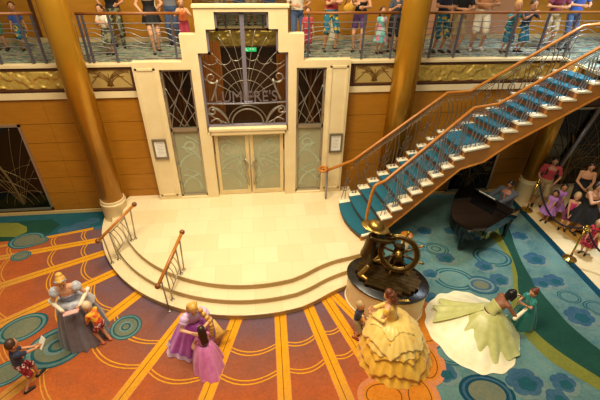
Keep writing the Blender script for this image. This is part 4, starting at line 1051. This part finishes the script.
# ---- lady in the silver blue ball gown
sb = satin('silver_blue_satin','7C8AA6','A0AAC0'); sg = satin('smoke_grey_satin','5C5C66','7A7880'); sv = satin('silver_satin','9CA0AA','C2C2C6')
p0 = (-3.6,-4.42,0)
rt, J = person('woman in silver blue ball gown holding a pink book beside the camera boy', p0, -72, 1.78, 'f', lean=14, look=(28,0), lh=(.27,.16,1.02), rh=(.3,-.13,1.02), skin='D8A27C',
     top=('bodice', sb), hair=('bun', blond), vox=.0085, curl=1)
W0 = J['spine'](.10*J['s'])
gown(rt, sg, W0, .125, (.08,.0,0), .45, fold=.1, nf=11, bell=.62, train=(.25,R(170)))
gown(rt, sv, W0+V3((-.02,0,.0)), .15, (-.08,.06,0), .38, 'overskirt', fold=.13, nf=7, bell=.38, f1=.5, z1=.3, oval=(.95,1.15), seed=1)
for k_ in ('l','r'):
    S0, el, wr, hd_ = J[k_]; g_ = MB(); c = S0.lerp(el,.18); g_.ball(c, (.105,.1,.1), 14); g_.ball(c+V3((0,0,.04)), .085, 12); link('puff_sleeve', blob(g_, .01, 3), sv, rt, True)
    g_ = MB(); g_.cap(el.lerp(wr,-.25), wr, .048, .035); link('long_glove', blob(g_, .009, 2), white_c, rt, True)
hb = MB(); hb.tube([J['hp'](.1+.35*cos(t),1.02*sin(t),.75+.25*cos(t)*.4) for t in (pi*(i/14)-pi/2 for i in range(15))], .014, 8); hb.build('headband', sb, rt, True)
bk_ = J['world'](J['l'][3].lerp(J['r'][3],.5)); b = MB(); dxy = J['Rz'] @ V3((0,1,0)); fz = J['Rz'] @ V3((1,0,0)); b.obox(bk_+fz*.06+V3((0,0,.02)), dxy, (fz+V3((0,0,.5))).normalized(), (V3((0,0,1))-fz*.5).normalized(), .13, .09, .012)
tag(b.build('autograph_book', mat('pale_pink_cover','DCA8A0','E6B8B0',10,.6)), 'pale pink book held open by the woman in the silver gown', 'book')
# ---- girl beside her
person('child in tie dye shirt and red print shorts leaning to the silver gown', (-3.1,-4.72,0), 155, 1.24, 'c', lean=26, look=(18,10), lh=(.3,.1,.8), rh=(.25,-.12,.75), skin='D09A70', top=('tee', tie), bottom=('shorts', redprint, .6), shoes=mat('coral_sandal','B85A48','C46A54',10,.6), hair=('short', mat('pale_blond_hair','CCB08A','D8BE98',25,.5)), lf=(.04,.08,0), rf=(-.06,-.08,0), vox=.008)
# ---- boy with the paper
rt, J = person('boy in navy shirt and red print shorts holding out a white paper', (-4.22,-5.55,0), 50, 1.34, 'c', lean=10, look=(10,0), lh=(.42,.03,.98), rh=(.42,-.03,.95), skin='C88E64', top=('tee', navy), bottom=('shorts', redprint, .85), shoes=sandal, hair=('short', brown), lf=(.22,.09,0), rf=(-.16,-.1,0), vox=.008)
b = MB(); q = J['world'](J['r'][3]); f_ = J['Rz'] @ V3((1,0,0)); l_ = J['Rz'] @ V3((0,1,0)); b.obox(q+f_*.07+V3((0,0,.05)), l_, (f_*.6+V3((0,0,.8))).normalized(), (V3((0,0,.6))-f_*.8).normalized(), .07, .11, .004)
tag(b.build('paper_sheet', white_p), 'white paper held out by the boy in navy shirt', 'paper')
# ---- lady in purple and the girl in pink
vio = satin('violet_satin','9630A6','C45CCC'); lv = satin('lavender_lace','C49ACC','DCC0DC'); pk = satin('rose_pink_satin','C0589A','E08ABE')
rt, J = person('woman with long golden braid in violet gown crouching to a girl', (-1.2,-4.98,0), -66, 1.7, 'f', lean=26, drop=.2, look=(30,0), lh=(.42,.12,1.0), rh=(.42,-.14,.95), skin='DDA880', top=('puff', lv), hair=('braid', blond), vox=.0085)
W0 = J['spine'](.10*J['s'])
gown(rt, vio, W0, .125, (-.05,-.02,0), .38, fold=.13, nf=9, bell=.5, train=(.2,R(-100)))
gown(rt, lv, W0, .14, (-.05,-.02,0), .4, 'petticoat_hem', mm=6, fold=.13, nf=9, bell=.5, f0=.9, f1=1, train=(.2,R(-100)), hem=.02)
bd = satin('plum_corset','7A3A86','9A54A4'); c_ = MB(); c_.cap(J['spine'](.12), J['spine'](.34), .128, .14); 
tb2 = MB(); hg = J['Rz'].transposed() @ (V3((-.78,-4.92,.0))-J['pos'])
for i in range(16):
    a = R(-35+i*6); tb2.tube([hg+V3((-.12,-.02,.55)), hg+V3((.02+.1*cos(a),.1*sin(a),.35)), hg+V3((.16*cos(a),.3*sin(a),.1+.012*i))], [.02,.014,.006], 5)
tb2.build('braid_end', blond, rt, True)
rt, J = person('girl seen from behind in long rose pink dress with dark hair', (-.98,-5.42,0), 118, 1.16, 'c', lean=6, look=(-8,0), lh=(.28,.1,.98), rh=(.28,-.12,.98), skin='C88E68', top=('cap', pk), hair=('long', dkbr, .2), vox=.008)
gown(rt, pk, J['spine'](.1*J['s']), .1, (-.02,0,0), .3, fold=.12, nf=8, bell=.75, train=(.14,R(170)))
# ---- lady in yellow and the boy
yl = satin('butter_yellow_satin','DC9E1E','F2C448'); yl2 = satin('pale_yellow_organza','E4B446','F6D880')
rt, J = person('woman with chestnut curls in tiered yellow ball gown seen from behind', (2.66,-5.42,0), 148, 1.6, 'f', lean=18, look=(22,4), lh=(.36,.12,1.0), rh=(.4,-.1,1.0), skin='D8A078', top=('offshoulder', yl), hair=('curls', auburn), vox=.0085)
W0 = J['spine'](.10*J['s'])
gown(rt, yl, W0, .125, (-.2,.1,0), .72, fold=.035, nf=15, bell=.63, ruff=4.2, n=180, mm=60)
gown(rt, yl2, W0, .135, (-.2,.1,0), .74, 'overskirt', fold=.05, nf=9, bell=.6, ruff=3.2, f1=.6, z1=.06, seed=2, n=160, mm=40)
for k_ in ('l','r'):
    S0, el, wr, hd_ = J[k_]; g_ = MB(); g_.cap(el.lerp(wr,-.2), wr, .046, .034); link('long_glove', blob(g_, .009, 2), yl2, rt, True)
g_ = MB(); g_.tube([J['hp'](-.7+.45*cos(t),.8*sin(t),.75) for t in (2*pi*i/12 for i in range(13))], .016, 6); g_.build('hair_ribbon', yl, rt, True)
person('small boy in navy shirt and khaki shorts facing the yellow gown', (2.08,-5.1,0), -35, 1.16, 'c', lean=4, look=(4,0), lh=(.26,.1,.85), rh=(.28,-.02,.8), skin='CC9468', top=('tee', navy), bottom=('shorts', khaki, .95), shoes=mat('red_shoe','8A2A20','9A342A',10,.6), hair=('short', ashb), vox=.008)
# ---- lady in green and the girl in teal
gr = satin('pale_lime_satin','AEAE5C','CCCA84'); ivy = satin('ivory_train','E6D6A2','F6ECC8'); tls = satin('sea_teal_satin','127068','1E8A80')
rt, J = person('woman in pale green ball gown with wide ivory train bending to a girl', (4.93,-5.16,0), 2, 1.66, 'f', lean=46, drop=.42, look=(8,12), lh=(.58,.1,.86), rh=(.6,-.22,.74), lf=(.2,.12,0), rf=(-.35,-.1,0), skin='8A5434', top=('bodice', gr), hair=('bob', blk), vox=.0085)
W0 = J['spine'](.08*J['s'])
gown(rt, ivy, W0, .13, (-.24,.1,0), .98, 'train', fold=.035, nf=10, bell=.8, zp=1.6, n=160, mm=34, oval=(1.0,.98), train=(.22,R(-100)))
gown(rt, gr, W0, .145, (-.06,-.2,0), .66, 'overskirt', fold=.07, nf=9, bell=.6, zp=1.15, z1=.06, oval=(1.05,1.0), seed=3)
gown(rt, gr, W0, .14, (-.24,.1,0), .92, 'back_drape', fold=.09, nf=14, bell=.8, zp=1.5, n=40, mm=20, f1=.86, z1=.05, seed=2, sec=(118,172))
lf_ = MB()
for i in range(14): a = R(-115+i*13); q = W0+V3((.02+.2*cos(a)-.02*i*.2, -.1+.24*sin(a), -.2-.02*(i%3))); lf_.ball(q, (.045,.02,.015), 8, Matrix.Rotation(a+i, 3, 'Z'))
lf_.build('leaf_trim', mat('dark_leaf_trim','1E2A14','2A3A1C',10,.6), rt, True)
for k_ in ('l','r'):
    S0, el, wr, hd_ = J[k_]; g_ = MB(); g_.cap(el.lerp(wr,-.15), wr, .046, .034); g_.cap(wr, hd_, .035, .03); link('long_glove', blob(g_, .009, 2), ivy, rt, True)
hb = MB(); hb.tube([J['hp'](.25+.3*cos(t),.95*sin(t),.72) for t in (pi*(i/14)-pi/2 for i in range(15))], .014, 8); hb.build('tiara', gr, rt, True)
rt, J = person('girl in sea teal dress reaching to the woman in green', (5.82,-5.12,0), 184, 1.15, 'c', lean=8, look=(6,0), lh=(.34,.12,1.1), rh=(.34,-.1,.98), skin='D49A70', top=('puff', tls), hair=('bun', auburn), vox=.008)
gown(rt, tls, J['spine'](.1*J['s']), .1, (-.02,0,0), .27, fold=.1, nf=8, bell=.75)
# ---- roped off guests on the right
person('man in brick red shirt with a black backpack behind the girls in lilac', (8.86,-.9,0), -122, 1.74, 'm', look=(18,0), lean=8, lh=(.2,.18,.95), rh=(.25,-.16,.95), skin='B07C58', top=('tee', red_c), bottom=('shorts', khaki, .95), shoes=sandal, hair=('short', blk))
bp2 = thing('backpack', 'black backpack on the man in the red shirt', 'backpack', (9.02,-.66,.95), 0)
b = MB(); b.ball((9.05,-.68,1.2), (.2,.17,.26), 16); b.ball((9.07,-.62,1.1), (.15,.15,.16), 12); link('pack', blob(b, .012, 3), cloth('black_nylon','101114','18191D'), bp2, True)
b = MB()
for s in (-1, 1): ox = .13*s; b.tube([(9.0+ox*.85,-.8-ox*.55,1.42),(8.88+ox*.85,-.94-ox*.55,1.47),(8.76+ox*.85,-1.08-ox*.55,1.3),(8.9+ox*.85,-.9-ox*.55,1.02)], .02, 8)
b.build('strap', black_c, bp2, True)
def lil(label, pos, yaw, h, m_, hair, **k):
    rt, J = person(label, pos, yaw, h, 'c', top=('cap', m_), bottom=('skirt', m_, .5, .3), hair=hair, shoes=k.pop('shoes', sandal), skin='B88058', lh=(.2,.06,.8), rh=(.2,-.06,.8), **k)
lil('girl in lilac dress nearest the first brass stanchion', (8.62,-1.68,0), -140, 1.15, lilac, ('bob', dkbr), look=(20,0))
lil('girl in lilac dress in front of the man in red', (8.96,-1.52,0), -125, 1.25, lilac, ('bob', dkbr), look=(15,0))
rt, J = person('girl in hot pink top and shorts standing by the rope', (8.92,-2.08,0), -130, 1.36, 'c', look=(14,0), lean=6, top=('strap', pink_c), bottom=('shorts', cloth('plum_cotton','6A2448','782E54'), .7), hair=('pony', ashb), shoes=sandal, skin='D29A74', lh=(.22,.04,.78), rh=(.24,-.03,.74))
person('heavy woman in black dress raising a camera by the rope', (9.2,-2.25,0), -80, 1.7, 'f', fat=1.35, look=(8,0), lh=(.34,.08,1.36), rh=(.34,-.08,1.34), skin='C08A66', top=('strap', black_c), bottom=('skirt', black_c, .55, .3), hair=('bob', dkbr), shoes=sandal)
cm = MB(); c = Matrix.Rotation(R(-80), 3, 'Z') @ V3((.42,0,1.4))+V3((9.2,-2.25,0)); cm.box(tuple(c-V3((.06,.03,.035))), tuple(c+V3((.06,.03,.035)))); cm.tube([tuple(c),tuple(c+V3((0,-.06,0)))], .025, 12)
tag(cm.build('compact_camera', black_m), 'small black camera held up by the woman in black dress', 'camera')
person('woman in black tank top standing behind the woman in black dress', (9.72,-1.3,0), -115, 1.72, 'f', fat=1.1, look=(25,0), lh=(.26,.06,1.02), rh=(.26,-.06,1.0), skin='C08A64', top=('strap', black_c), bottom=('trousers', black_c), hair=('bob', dkbr), shoes=sandal)
rt, J = person('small girl in red and black print dress by the right edge', (8.82,-3.12,0), -150, 1.2, 'c', look=(10,0), top=('cap', blkred), bottom=('skirt', blkred, .5, .28), hair=('bob', ashb), shoes=sandal, skin='D09870', lh=(.2,.1,.7), rh=(.2,-.1,.72))
person('child in red shirt at the right edge behind the dark rope', (9.75,-2.55,0), -140, 1.3, 'c', top=('tee', cloth('scarlet_cotton','B81C28','C82834')), bottom=('shorts', denim, .8), hair=('short', brown), shoes=sandal, skin='C08A64')
person('man in dark green shirt at the far right behind the guests', (10.5,-1.5,0), -125, 1.76, 'm', top=('tee', green_c), bottom=('shorts', khaki, .9), hair=('short', brown), shoes=sandal, skin='B88260', look=(15,0))
# ---- pianist
yw = math.degrees(atan2(-out.y, -out.x)); grey_s = cloth('charcoal_suit','3E4048','4C4E56')
hk = (B_+K_)/2-out*.06
rt, J = person('seated pianist in grey suit behind the black grand piano', (bp_.x+out.x*.08-kd.x*.1,bp_.y+out.y*.08-kd.y*.1,0), yw, 1.82, 'm', fat=1.15, lean=6, look=(30,0), drop=.44, seat=True, lh=('w',hk.x-kd.x*.16,hk.y-kd.y*.16,.80), rh=('w',hk.x+kd.x*.16,hk.y+kd.y*.16,.80), lf=(.44,.14,0), rf=(.48,-.12,0), skin='8A5A3C', top=('long', grey_s), bottom=('trousers', grey_s), hair=('short', blk), shoes=black_m, curl=.9)
tie_ = MB(); S_ = J['spine']; tie_.tube([S_(.47*J['s'])+V3((.075,0,0)), S_(.36*J['s'])+V3((.15,0,0)), S_(.1*J['s'])+V3((.14,0,0))], [.02,.03,.04], 6); tie_.build('necktie', cloth('rust_silk','A0522A','B0603A'), rt, True)

# ---- spectators on the balcony
DZ = 4.354
def bal(label, px, py, yaw, h=1.7, sex='f', **k):
    p = at(px, py, Z=DZ); k.setdefault('vox', .013); k.setdefault('skin', 'BC8660'); k.setdefault('shoes', sandal); k.setdefault('hair', ('short', brown))
    return person(label, (p.x,max(p.y,.42) if not k.pop('free', 0) else p.y,DZ), yaw, h, sex, **k)
RL = (.30,.12,1.14); RR_ = (.30,-.12,1.14)
bal('person in green shirt at the far left of the balcony', 4, 50, -85, sex='m', top=('tee', green_c), bottom=('shorts', green_c, 1), lh=RL, rh=RR_)
bal('child in blue and yellow peering through the left balcony rail', 27, 50, -70, 1.2, 'c', top=('tee', blue_c), bottom=('shorts', tealyel, .9), hair=('short', dkbr))
bal('boy in pale shirt and camouflage shorts leaning at the balcony rail', 112, 54, -100, 1.24, 'c', lean=14, top=('tee', white_c), bottom=('shorts', camo, 1), lh=(.32,.05,1.1), rh=(.3,-.08,1.02), hair=('short', dkbr))
bal('woman in black tank top and floral trousers behind the boy in camouflage', 121, 47, -85, 1.68, lean=6, top=('strap', black_c), bottom=('trousers', camo), lh=(.3,.2,1.1), rh=(.2,-.2,1.05), hair=('long', brown))
bal('woman in short black dress by the left balcony rail', 157, 52, -70, 1.72, top=('strap', black_c), bottom=('skirt', black_c, .72, .21), lh=(.26,.2,1.1), rh=(.2,-.22,1.0), lf=(-.02,.06,0), rf=(.1,-.06,0), skin='D09A74', hair=('long', dkbr))
bal('child in bright orange shirt and red shorts leaning over the rail', 187, 48, -80, 1.36, 'c', lean=20, top=('tank', orange_c), bottom=('shorts', cloth('crimson_cotton','8A1C30','9A2438'), 1), lh=(.36,.1,1.2), rh=(.36,-.1,1.2), skin='D29A70')
bal('person in grey top and jeans standing behind the orange shirt', 176, 45, -90, 1.72, 'm', top=('tee', cloth('grey_marl','6A6C70','787A7E')), bottom=('trousers', denim))
bal('person in cream shirt and blue trousers just right of the portal crown', 297, 49, -85, 1.7, 'm', top=('tee', white_c), bottom=('trousers', denim), lh=(.2,.18,1.1), rh=(.24,-.1,1.12))
bal('child in red clothes beside the cream shirt on the balcony', 307, 52, -95, 1.15, 'c', top=('tee', red_c), bottom=('shorts', cloth('crimson_cotton','8A1C30','9A2438'), 1))
bal('man in red shirt and teal shorts standing at the balcony rail', 329, 50, -80, 1.76, 'm', top=('tee', red_c), bottom=('shorts', tealyel, .95), lh=(.26,-.02,1.2), rh=(.26,.04,1.2), lf=(.02,.15,0), rf=(.02,-.15,0), skin='C08A62')
bal('woman in black tank top and purple shorts holding a yellow bag', 357, 51, -110, 1.7, top=('strap', black_c), bottom=('shorts', cloth('purple_cotton','4A2A5E','563468'), .6), lh=(.3,.1,1.14), rh=(.24,-.12,1.2), lf=(.06,.1,0), skin='CC9670', hair=('long', blond))
yb = thing('handbag', 'yellow bag held against the woman in purple shorts', 'bag', tuple(at(349, 8, Y=.42)))
q = yb.location; b = MB(); b.ball(q, (.14,.06,.11), 14); b.build('pouch', cloth('mustard_canvas','B88A1E','C8982C'), yb, True); b = MB(); b.tube([q+V3((-.11,0,.06)), q+V3((-.06,0,.2)), q+V3((.06,0,.2)), q+V3((.11,0,.06))], .012, 6); b.build('strap', black_c, yb, True)
bal('child in aqua and pink dress near the right golden column', 378, 53, -85, 1.2, 'c', top=('cap', aqua), bottom=('skirt', aqua, .45, .24), hair=('long', brown))
bal('person in dark shirt holding a black camera near the right column', 391, 51, -100, 1.5, 'f', top=('tee', cloth('slate_cotton','3A3E48','464A54')), bottom=('shorts', black_c, .9), lh=(.28,.06,1.3), rh=(.28,-.06,1.3), hair=('short', blk))
bal('man in dark shirt and teal and yellow shorts right of the column', 436, 52, -85, 1.75, 'm', top=('tee', navy), bottom=('shorts', tealyel, 1.05), lh=(.26,.1,1.12), rh=(.28,-.1,1.14))
bal('person in black shirt and khaki shorts with folded arms on the rail', 452, 52, -90, 1.68, 'm', top=('tee', black_c), bottom=('shorts', khaki, .9), lh=RL, rh=RR_)
bal('man in cream shorts and white trainers leaning on the rail', 474, 49, -100, 1.78, 'm', fat=1.1, lean=8, top=('tee', cloth('peach_cotton','C88A5A','D29664')), bottom=('shorts', white_c, .95), shoes=white_sh, lh=RL, rh=RR_, lf=(.0,.14,0), rf=(.08,-.14,0))
bal('child with golden hair in dark teal clothes leaning on the rail', 503, 53, -95, 1.42, 'c', lean=18, top=('tee', teal_c), bottom=('shorts', tealyel, 1), lh=(.34,.08,1.24), rh=(.34,-.08,1.24), hair=('short', blond))
bal('child with brown hair in dark teal clothes leaning on the rail', 516, 52, -85, 1.42, 'c', lean=18, top=('tee', navy), bottom=('shorts', tealyel, 1), lh=(.34,.08,1.24), rh=(.34,-.08,1.24), hair=('short', brown))
bal('woman in maroon shirt leaning on the rail by the stair top', 542, 49, -100, 1.7, 'f', lean=8, top=('tee', maroon), bottom=('shorts', khaki, .8), lh=RL, rh=RR_)
bal('person in royal blue shirt at the balcony rail by the stair top', 561, 49, -90, 1.76, 'm', top=('tee', blue_c), bottom=('trousers', denim), lh=RL, rh=RR_)
person('person in black clothes standing at the head of the stairs', (9.25,-.75,4.354), 200, 1.7, 'f', top=('tee', black_c), bottom=('trousers', black_c), hair=('short', blk), shoes=sandal, vox=.013)
for i, (x, tm_, bm_, lb) in enumerate(((-.75,navy,khaki,'person in navy shirt on the inner balcony behind the portal crown'),(-.15,cloth('grey_marl','6A6C70','787A7E'),denim,'person in grey shirt on the inner balcony behind the portal crown'),(.25,white_c,khaki,'person in cream shirt on the inner balcony behind the portal crown'),(.85,cloth('purple_cotton','4A2A5E','563468'),denim,'person in purple shirt on the inner balcony behind the portal crown'))):
    person(lb, (x,4.3,4.354), -90, 1.72, 'm' if i % 2 else 'f', top=('tee', tm_), bottom=('shorts', bm_, .9), hair=('short', brown), shoes=sandal, lh=RL, rh=RR_, vox=.014, skin='C08A64')

# ------------------------------------------------------------------ bronze helmsman at the wheel (a plain sailor)
WC = V3((3.1,-4.2,1.46)); wn = V3((-.40,-.86,.26)).normalized()
st = thing('helmsman_statue', 'bronze statue of a sailor in a rain hat at a ship wheel', 'statue', (PC[0],PC[1],.802))
mb = MB()
for i in range(9):
    y0 = -.46+i*.102; hx = .72*sqrt(max(0,1-(abs(y0+.05)/.5)**2))
    if hx > .1:
        q = V3((PC[0],PC[1],.85)); ax = V3((cos(PR),sin(PR),0)); ay = V3((-sin(PR),cos(PR),0)); mb.obox(q+ay*(y0+.05), ax, ay, V3((0,0,1)), hx*(.96+.03*(i%2)), .047, .045)
mb.build('plank_deck', bronze, st)
side_ = wn.cross(V3((0,0,1))).normalized(); up_ = side_.cross(wn).normalized()
if up_.z < 0: up_ = -up_
wh = MB()
def wp(r, a, o=0): return WC+side_*r*cos(a)+up_*r*sin(a)+wn*o
wh.tube([wp(.38,2*pi*i/40) for i in range(40)], .048, 8, closed=True); wheel = wh.build('ship_wheel', bronze, st, True)
wh = MB(); wh.tube([wp(.425,2*pi*i/40,.0) for i in range(40)], .022, 6, closed=True); wh.tube([wp(.335,2*pi*i/40,.0) for i in range(40)], .022, 6, closed=True); wh.build('rim_band', bronze_lt, wheel, True)
for i in range(8):
    a = 2*pi*i/8+.2; mb = MB(); mb.tube([wp(.06,a), wp(.2,a), wp(.36,a)], [.02,.028,.02], 8); mb.build('spoke', bronze, wheel, True)
    mb = MB(); mb.tube([wp(.42,a), wp(.46,a), wp(.5,a), wp(.56,a)], [.018,.02,.03,.02], 8); mb.build('handle', bronze_lt, wheel, True)
mb = MB(); mb.tube([WC-wn*.07, WC+wn*.07], .075, 16); mb.ball(WC+wn*.08, .05, 12); mb.build('hub', bronze_lt, wheel, True)
mb = MB(); q = WC-wn*.16; ax = V3((side_.x,side_.y,0)).normalized(); fy = V3((wn.x,wn.y,0)).normalized()
vs = []
for z, a_, b_2 in ((.895,.22,.16),(1.02,.16,.12),(1.4,.11,.08),(1.56,.1,.07)):
    for i, j in ((-1,-1),(1,-1),(1,1),(-1,1)): vs.append((q.x+ax.x*a_*i+fy.x*b_2*j, q.y+ax.y*a_*i+fy.y*b_2*j, z))
mb.add(vs, [(0,3,2,1),(12,13,14,15)]+[(4*l+i,4*l+(i+1)%4,4*l+4+(i+1)%4,4*l+4+i) for l in range(3) for i in range(4)]); mb.build('wheel_stand', bronze, st, 'a')
lh_ = wp(.44,R(140)); rh_ = wp(.44,R(40))
if (lh_-CAM).dot(RT) > (rh_-CAM).dot(RT): lh_, rh_ = rh_, lh_
sx, sy = 2.56, -3.9
rt2, J = person('bronze sailor', (sx,sy,.895), -38, 1.4, 'c', fat=1.3, lean=8, look=(6,10), lh=('w',*(wp(.44,R(60)))), rh=('w',*(wp(.44,R(150)))), lf=(.16,.22,0), rf=(.02,-.5,0), drop=.14, top=None, bottom=None, mono=bronze, vox=.009, curl=1.2)
def adopt(src, dst):      # the sailor's meshes become parts of the statue
    Mx = Matrix.Translation(src.location) @ Matrix.Rotation(src.rotation_euler.z, 4, 'Z')
    for c in list(src.children):
        c.data.transform(Matrix.Translation(-dst.location) @ Mx); c.parent = dst
    bpy.data.objects.remove(src)
hat = MB(); H = J['H']; Rh = J['Rh']; hd, hw, hh = J['hd'], J['hw'], J['hh']
hat.ball(J['hp'](-.1,0,.45), (hd*1.75,hw*1.85,hh*1.0), 18, Rh)
for i in range(56):
    a = 2*pi*i/56; r_ = 1.5 if abs(a) < 0 else 1.35+.35*max(0,cos(a-pi))+.3*max(0,cos(a)); hat.cap(J['hp'](-.1+1.3*cos(a),1.4*sin(a),.25), J['hp'](-.1+r_*1.75*cos(a),r_*1.5*sin(a),.1+.12*cos(a)), .03, .016, 6)
link('rain_hat', blob(hat, .011, 8), bronze_lt, rt2, True)
coat = MB(); secs_ = [(d, u, v) for d, u, v in TORSO['c']]
for d, u, v in [(-.22,.2,.24),(-.1,.16,.2),(.02,.14,.17),(.15,.13,.155),(.3,.13,.165),(.4,.1,.15)]:
    pass
S_ = J['spine']; s_ = J['s']; yv = V3((0,1,0)); zv = V3((0,0,1)); xv = V3((1,0,0))
coat.loft([(S_(d*s_), xv, yv, u*s_*1.2, v*s_*1.25) for d, u, v in [(-.25,.2,.25),(-.1,.16,.2),(.02,.14,.17),(.15,.13,.155),(.3,.13,.165),(.4,.09,.14)]])
for k_ in ('l','r'): S0, el, wr, _ = J[k_]; coat.cap(S0, el, .06, .052); coat.cap(el, wr, .055, .048)
link('raincoat', blob(coat, .009, 3), bronze, rt2, True)
for k_ in ('lf','rf'):
    hj, kn, an, toe, fd = J[k_]; b = MB(); b.cap(kn.lerp(an,.25), an, .056, .05); b.cap(an+V3((-.02,0,-.015)), toe+fd*.03, .055, .05); link('boot', blob(b, .009, 2), bronze_lt, rt2, True)
adopt(rt2, st)

# ------------------------------------------------------------------ light
def area(name, loc, size, power, col, rot=(0,0,0), spread=180):
    l = bpy.data.lights.new(name, 'AREA'); l.shape = 'DISK'; l.size = size; l.energy = power; l.color = col; l.spread = R(spread)
    o = bpy.data.objects.new(name, l); COL.objects.link(o); o.location = loc; o.rotation_euler = rot; return o
area('chandelier_light', (-.9,-4.4,11.5), 3.2, 1040, (1,.86,.64))
area('atrium_light', (-4.5,-7,11.5), 2.4, 400, (1,.84,.58))
area('forward_fill', (2.2,-7.6,11.5), 2.4, 420, (1,.86,.62))  # added fill that brightens the front of the floor
area('stage_light', (0,-1.6,9.8), 1.4, 65, (1,.86,.62), spread=80)
area('balcony_light', (-3.5,1.0,8.3), 1.2, 26, (1,.86,.66)); area('balcony_light', (2.8,1.0,8.3), 1.2, 32, (1,.86,.66)); area('balcony_light', (7,.9,8.3), 1.4, 50, (.92,.92,1))
area('stair_top_light', (9.5,-1.2,9.0), 1.0, 230, (.75,.85,1), spread=90)
area('foyer_light', (0,2.6,4.1), .8, 16, (1,.82,.55)); area('foyer_light', (0,5.2,8.3), .8, 40, (1,.82,.55))
wd = bpy.data.worlds.new('world'); scn.world = wd; wd.use_nodes = True; bg = wd.node_tree.nodes['Background']; bg.inputs[0].default_value = (1,.83,.62,1); bg.inputs[1].default_value = .17
vs_ = scn.view_settings; vs_.view_transform = 'Standard'; vs_.look = 'None'; vs_.exposure = .06; vs_.gamma = 1
scn.cycles.max_bounces = 8; scn.cycles.transparent_max_bounces = 12
